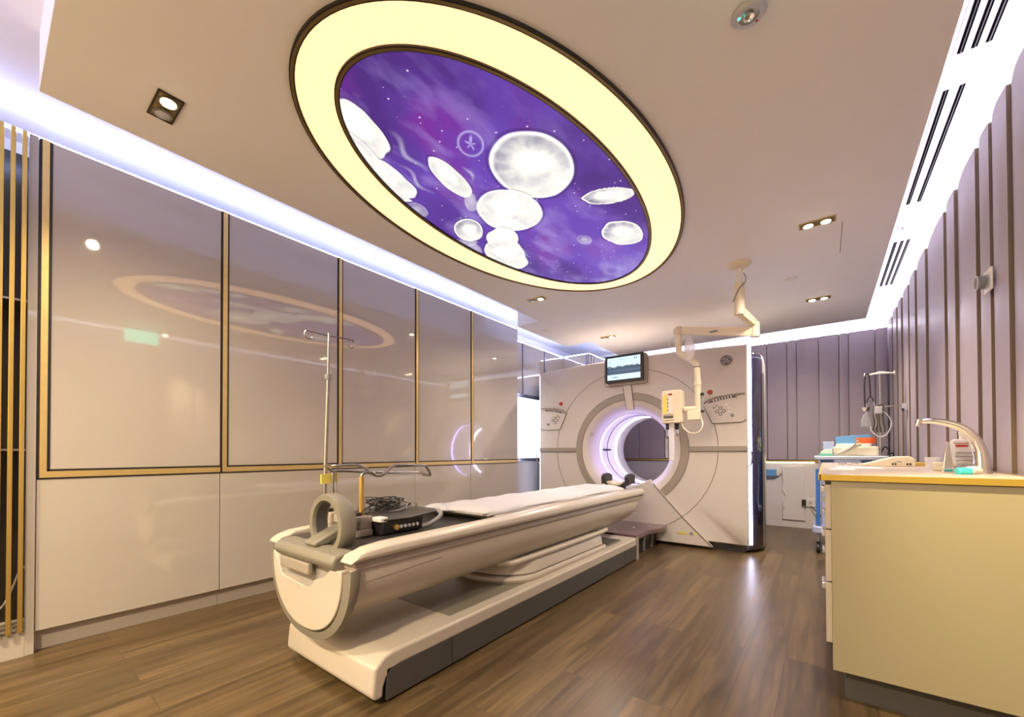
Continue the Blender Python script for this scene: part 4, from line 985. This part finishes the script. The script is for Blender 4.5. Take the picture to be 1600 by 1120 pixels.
# bottle, cups, sponge
t = thing('soap_bottle', (.525, 3.02, .911), 'squat white translucent bottle with red printed lines behind the tap', 'bottle')
MB().prism(rrect(.478,.560,.911,1.062,.014), 'y', 2.99, 3.04).build('body', M['clear2'], t, bevel=.012)
MB().prism(rrect(.486,.552,.92,1.045,.01), 'y', 2.995, 3.035).build('contents', M['white'], t, bevel=.01)
MB().cyl((.52,3.015,1.06),(.52,3.015,1.092),.014).cyl((.505,3.015,1.090),(.545,3.015,1.096),.006).build('pump', M['white'], t)
MB().box(.490,.530,2.987,2.990,1.024,1.034).build('red_print', M['red'], t)
MB().box(.484,.556,2.987,2.990,1.040,1.043).build('red_line', M['red'], t)
for k in range(4):
    MB().box(.492,.548,2.987,2.990,.940+.018*k,.943+.018*k).build('grey_line', M['grey'], t)
o = MB().lathe([(.024,0),(.030,.062),(.0285,.062),(.0225,.003),(.0001,.003)], (.440,3.18,.911), 'z', 28, closed=False).build('cup', M['clear2']); tag(o, 'clear plastic cup standing left of the sponge block', 'cup')
o = MB().box(.398,.462,2.84,2.90,.911,.952).build('sponge_block', M['creampad'], bevel=.006); tag(o, 'pale cream block between the cup and the tap', 'sponge')
t = thing('blue_pot', (.43, 2.47, .911), 'small white pot lying down with teal lid in front of the tap', 'pot')
MB().cyl((.445,2.50,.925),(.475,2.54,.925),.017).build('body', M['white'], t, bevel=.003)
MB().cyl((.405,2.46,.922),(.445,2.475,.922),.0165).build('lid', M['teal'], t, bevel=.005)
# white device and small things at the far end of the worktop
t = thing('extension_box', (.33, 3.62, .911), 'long flat white device with two pairs of sockets lying on the worktop', 'device')
MB().prism([(.185,.911),(.425,.911),(.425,.955),(.400,.975),(.330,.972),(.220,.935),(.185,.925)], 'y', 3.57, 3.66).build('housing', M['inj'], t, bevel=.006)
for x in (.322,.334,.385,.398):
    MB().box(x, x+.007, 3.564, 3.571, .920, .932).build('socket_hole', M['blackp'], t)
MB().box(.345,.365,3.565,3.571,.938,.942).build('mark', M['grey'], t)
o = MB().box(.44,.52,3.75,3.86,.911,.935).build('wood_block', M['brass2'], bevel=.004); tag(o, 'low tan block at the back of the worktop by the fluted wall', 'block')
o = MB().box(.02,.115,2.66,2.86,.911,.9150).build('paper', M['paper']); tag(o, 'white paper sheet lying at the left corner of the worktop', 'paper')
o = MB().box(.05,.24,3.0,3.28,.911,.9135).build('paper', M['paper']); tag(o, 'white paper sheet lying deeper on the worktop beside the device', 'paper')
t = thing('glasses', (.12, 3.85, .911), 'thin wire framed spectacles folded on the worktop', 'glasses')
for x in (.095,.135):
    MB().tube([(x+.020*math.cos(a),3.85,.927+.014*math.sin(a)) for a in [2*PI*i/20 for i in range(20)]], .0022, 6, True).build('rim', M['grey'], t)
for x in (.075,.155):
    MB().tube([(x,3.85,.93),(x+.03,3.93,.915)], .002, 6).build('temple', M['grey'], t)
# wall device on the fluted wall
t = thing('wall_socket', (.585, 2.90, 1.77), 'small white wall plate with a clear hooded dial on the fluted wall', 'wall device')
MB().box(.578,.586,2.842,2.945,1.725,1.825).build('plate', M['white'], t, bevel=.003)
MB().cyl((.580,2.895,1.772),(.548,2.895,1.772),.033,.027).build('hood', M['clear'], t)
MB().box(.556,.574,2.880,2.915,1.755,1.790).build('dial', M['blackp'], t, bevel=.003)
MB().tube([(.545,2.895+.030*math.cos(a),1.772+.030*math.sin(a)) for a in [2*PI*i/24 for i in range(24)]], .003, 6, True).build('hood_rim', M['silver'], t)

# ------------------------------------------------------------------ medical trolley at the back
t = thing('medical_trolley', (.19, 5.55, 0), 'blue and pale grey medical trolley behind the worktop', 'trolley')
MB().prism(rrect(-.082,.466,5.29,5.80,.04), 'z', .925, .962).build('top_tray', M['cartw'], t, bevel=.008)
MB().box(-.03,.43,5.33,5.76,.26,.83).build('body', M['ltblue'], t, bevel=.008)
MB().box(-.03,.43,5.45,5.76,.83,.925).build('upper_back', M['ltblue'], t)
for x0, x1 in ((-.045,-.030),(.070,.270),(.430,.448)):
    MB().box(x0,x1,5.305,5.46,.82,.926).build('upper_divider', M['ltblue'], t, bevel=.003)
MB().box(-.070,-.038,5.31,5.42,.275,.83).build('blue_column', M['blue'], t, bevel=.006)
MB().box(.440,.466,5.31,5.42,.275,.83).build('blue_column', M['blue'], t, bevel=.006)
for z0, z1 in ((.62,.80),(.43,.60),(.29,.41)):
    d = MB().box(-.02,.42,5.315,5.335,z0,z1).build('drawer', M['ltblue'], t, bevel=.004)
    MB().box(.0,.40,5.306,5.316,z1-.05,z1-.02).build('drawer_grip', M['grey'], d, bevel=.003)
MB().prism(rrect(-.10,.48,5.28,5.80,.05), 'z', .195, .262).build('bumper', M['ltblue'], t, bevel=.012)
for x in (-.055,.435):
    for y in (5.33,5.74):
        c_ = MB().box(x-.012,x+.012,y-.012,y+.012,.11,.20).build('caster', M['grey'], t)
        MB().cyl((x-.014,y,.05),(x+.014,y,.05),.05,n=28).build('wheel', M['blackp'], c_, bevel=.004)
MB().cyl((.412,5.42,.962),(.414,5.42,1.755),.0075).build('rod', M['steel'], t)
MB().prism([(.312,1.738),(.36,1.752),(.414,1.764),(.47,1.752),(.512,1.742),(.512,1.734),(.47,1.738),(.414,1.742),(.36,1.738),(.312,1.728)], 'y', 5.405, 5.435).build('hanger_bar', M['white'], t, bevel=.002)
for x in (.308,.513):
    MB().cyl((x,5.42,1.722),(x,5.42,1.760),.006).build('hanger_peg', M['white'], t)
arm = MB().box(.414,.575,5.410,5.430,1.425,1.437).build('side_arm', M['steel'], t)
MB().box(.560,.598,5.40,5.44,1.385,1.450).build('arm_clamp', M['silver'], arm, bevel=.006)
MB().cyl((.556,5.405,1.392),(.572,5.405,1.392),.014).build('clamp_knob', M['blackp'], arm)
MB().box(.395,.438,5.40,5.44,1.415,1.450).build('rod_clamp', M['blackp'], t, bevel=.004)
# things on and hanging from the trolley
t = thing('stethoscope', (.33, 5.40, 1.42), 'black stethoscope hanging from the left end of the trolley hook bar', 'stethoscope')
MB().tube(spline([(.306,5.40,1.43),(.303,5.40,1.60),(.310,5.40,1.735),(.335,5.40,1.735),(.343,5.40,1.60),(.345,5.40,1.54)],8), .006, 8).build('tube', M['blackp'], t)
MB().tube(spline([(.345,5.40,1.54),(.330,5.40,1.515),(.315,5.40,1.47)],5), .005, 8).tube(spline([(.345,5.40,1.54),(.358,5.40,1.51),(.368,5.40,1.48)],5), .005, 8).build('yoke', M['blackp'], t)
MB().cyl((.368,5.40,1.48),(.377,5.40,1.43),.003).build('ear_tube', M['silver'], t)
MB().cyl((.315,5.40,1.47),(.318,5.40,1.43),.003).build('ear_tube', M['silver'], t)
MB().lathe([(.020,0),(.020,-.012),(.012,-.020),(.0001,-.020)], (.303,5.40,1.413), 'y', 24).build('chest_piece', M['chrome'], t)
t = thing('oxygen_mask', (.32, 5.42, 1.24), 'pale clear breathing mask hanging under the stethoscope', 'mask')
MB().loft([[(.318+w_*math.cos(q), 5.42+.04*math.sin(q), z) for q in [2*PI*i/20 for i in range(20)]] for z, w_ in ((1.245,.046),(1.27,.048),(1.32,.038),(1.37,.022),(1.395,.010))]).build('cone', M['clear'], t)
MB().cyl((.325,5.42,1.39),(.335,5.42,1.43),.009).build('connector', M['red'] if False else M['charcoal'], t)
t = thing('tubing_bundle', (.39, 5.42, 1.15), 'bunch of grey cables and sensor leads hanging from the trolley rod', 'cable')
rn = random.Random(4)
for k in range(7):
    a = .372+.010*k+rn.uniform(-.004,.004)
    MB().tube(spline([(a,5.39,1.435),(a-.008,5.385,1.36),(a+.008*math.sin(k),5.385,1.28),(a-.01+.006*k*.5,5.39,1.215),(a+.004,5.395,1.19)],5), .0065, 7).build('lead', M['greige'] if k % 2 else M['charcoal'], t)
MB().box(.372,.425,5.365,5.395,1.36,1.43).build('clip', M['silver'], t, bevel=.006)
o = MB().tube(spline([(.40,5.39,1.40),(.45,5.38,1.36),(.485,5.38,1.27),(.455,5.38,1.17),(.40,5.38,1.145),(.35,5.38,1.20),(.345,5.39,1.245)],7), .0045, 8).build('tube_loop', M['clear2']); tag(o, 'clear tube loop drooping beneath the hanging mask', 'tube')
o = MB().box(.09,.355,5.52,5.66,1.085,1.165).build('tissue_box', M['boxblue'], bevel=.003); tag(o, 'blue cardboard box on top of the pile on the trolley', 'box')
o.rotation_euler = (0,-.07,0)
o = MB().box(.245,.388,5.50,5.515,1.085,1.140).build('card', M['orange'], bevel=.002); tag(o, 'orange card tucked beside the blue box on the trolley', 'card')
o = MB().box(.09,.355,5.50,5.70,1.055,1.085).build('carton', M['paper'], bevel=.003); tag(o, 'flat white carton under the blue box on the trolley', 'box')
o = MB().box(.07,.402,5.40,5.74,.964,1.054).build('supply_bin', M['inj'], bevel=.012); tag(o, 'low ivory bin on the trolley top, under the cartons', 'bin')
o = MB().box(-.01,.075,5.43,5.56,1.030,1.105).build('packet', M['ltblue'], bevel=.004); tag(o, 'pale blue packet at the left of the trolley pile', 'packet')
o = MB().prism([(-.035,.980),(.065,.980),(.065,1.030),(.0,1.030),(-.03,1.0)], 'y', 5.42, 5.58).build('towel', M['paper'], bevel=.006); tag(o, 'folded white towel on the green tray of the trolley', 'towel')
o = MB().box(-.05,.068,5.36,5.60,.964,.979).build('green_tray', M['green'], bevel=.004); tag(o, 'small green tray at the left corner of the trolley top', 'tray')
t = thing('handset', (.17, 5.36, .964), 'cream handset with curved cord lying in front of the bin on the trolley', 'handset')
MB().tube([(.10,5.36,.985),(.16,5.36,1.02),(.22,5.36,1.06),(.275,5.36,1.075)], [.012,.020,.024,.014], 12).build('grip', M['inj'], t)
MB().tube(spline([(.06,5.34,.972),(.14,5.335,.99),(.20,5.335,1.04),(.245,5.335,1.10),(.25,5.35,1.11)],6), .006, 8).build('cord', M['greige'], t)
o = MB().tube(spline([(.425,5.50,1.00),(.445,5.48,1.05),(.475,5.47,1.02),(.468,5.46,.98),(.50,5.46,.99),(.505,5.46,.95)],6), .006, 7).build('black_cord', M['blackp']); tag(o, 'black cord curling over the right corner of the trolley', 'cord')

# ------------------------------------------------------------------ lower rear wall
t = thing('glove_box', (-.55, 6.86, .675), 'small blue and white dispenser on the rear wall beside the scanner', 'dispenser')
MB().box(-.620,-.505,6.845,6.898,.675,.765).build('box', M['boxblue'], t, bevel=.004)
MB().box(-.505,-.475,6.86,6.898,.685,.755).build('end', M['white'], t, bevel=.003)
MB().lathe([(.009,0),(.009,-.02),(.0001,-.02)], (-.458,6.90,.705), 'y', 14).build('knob', M['grey'], t)
struct('trim_2', MB().box(-.445,-.205,6.882,6.901,.10,.812), M['wallw'], bevel=.003)
o = MB().tube(spline([(-.440,6.872,.79),(-.425,6.872,.60),(-.432,6.872,.50),(-.405,6.872,.42),(-.428,6.872,.33),(-.425,6.872,.26)],6), .007, 8).build('cord', M['white']); tag(o, 'white cord hanging down the rear wall beneath the warm strip', 'cord')
t = thing('power_socket', (-.15, 6.87, .28), 'white twin power socket with a black plug on the rear wall', 'socket')
MB().box(-.195,-.095,6.885,6.90,.285,.392).build('plate', M['white'], t, bevel=.004)
MB().box(-.235,-.190,6.850,6.899,.300,.378).build('plug', M['blackp'], t, bevel=.005)
MB().cyl((-.145,6.886,.340),(-.145,6.880,.340),.018).build('outlet', M['silver'], t)
MB().tube(spline([(-.14,6.87,.30),(-.11,6.85,.26),(-.05,6.82,.20),(-.02,6.78,.12),(-.05,6.75,.02)],6), .006, 7).build('cord', M['charcoal'], t)
o = MB().tube([(-.205,6.878,.80),(-.205,6.878,.385)], .006, 8).build('conduit', M['white']); tag(o, 'thin white conduit running down to the power socket', 'conduit')
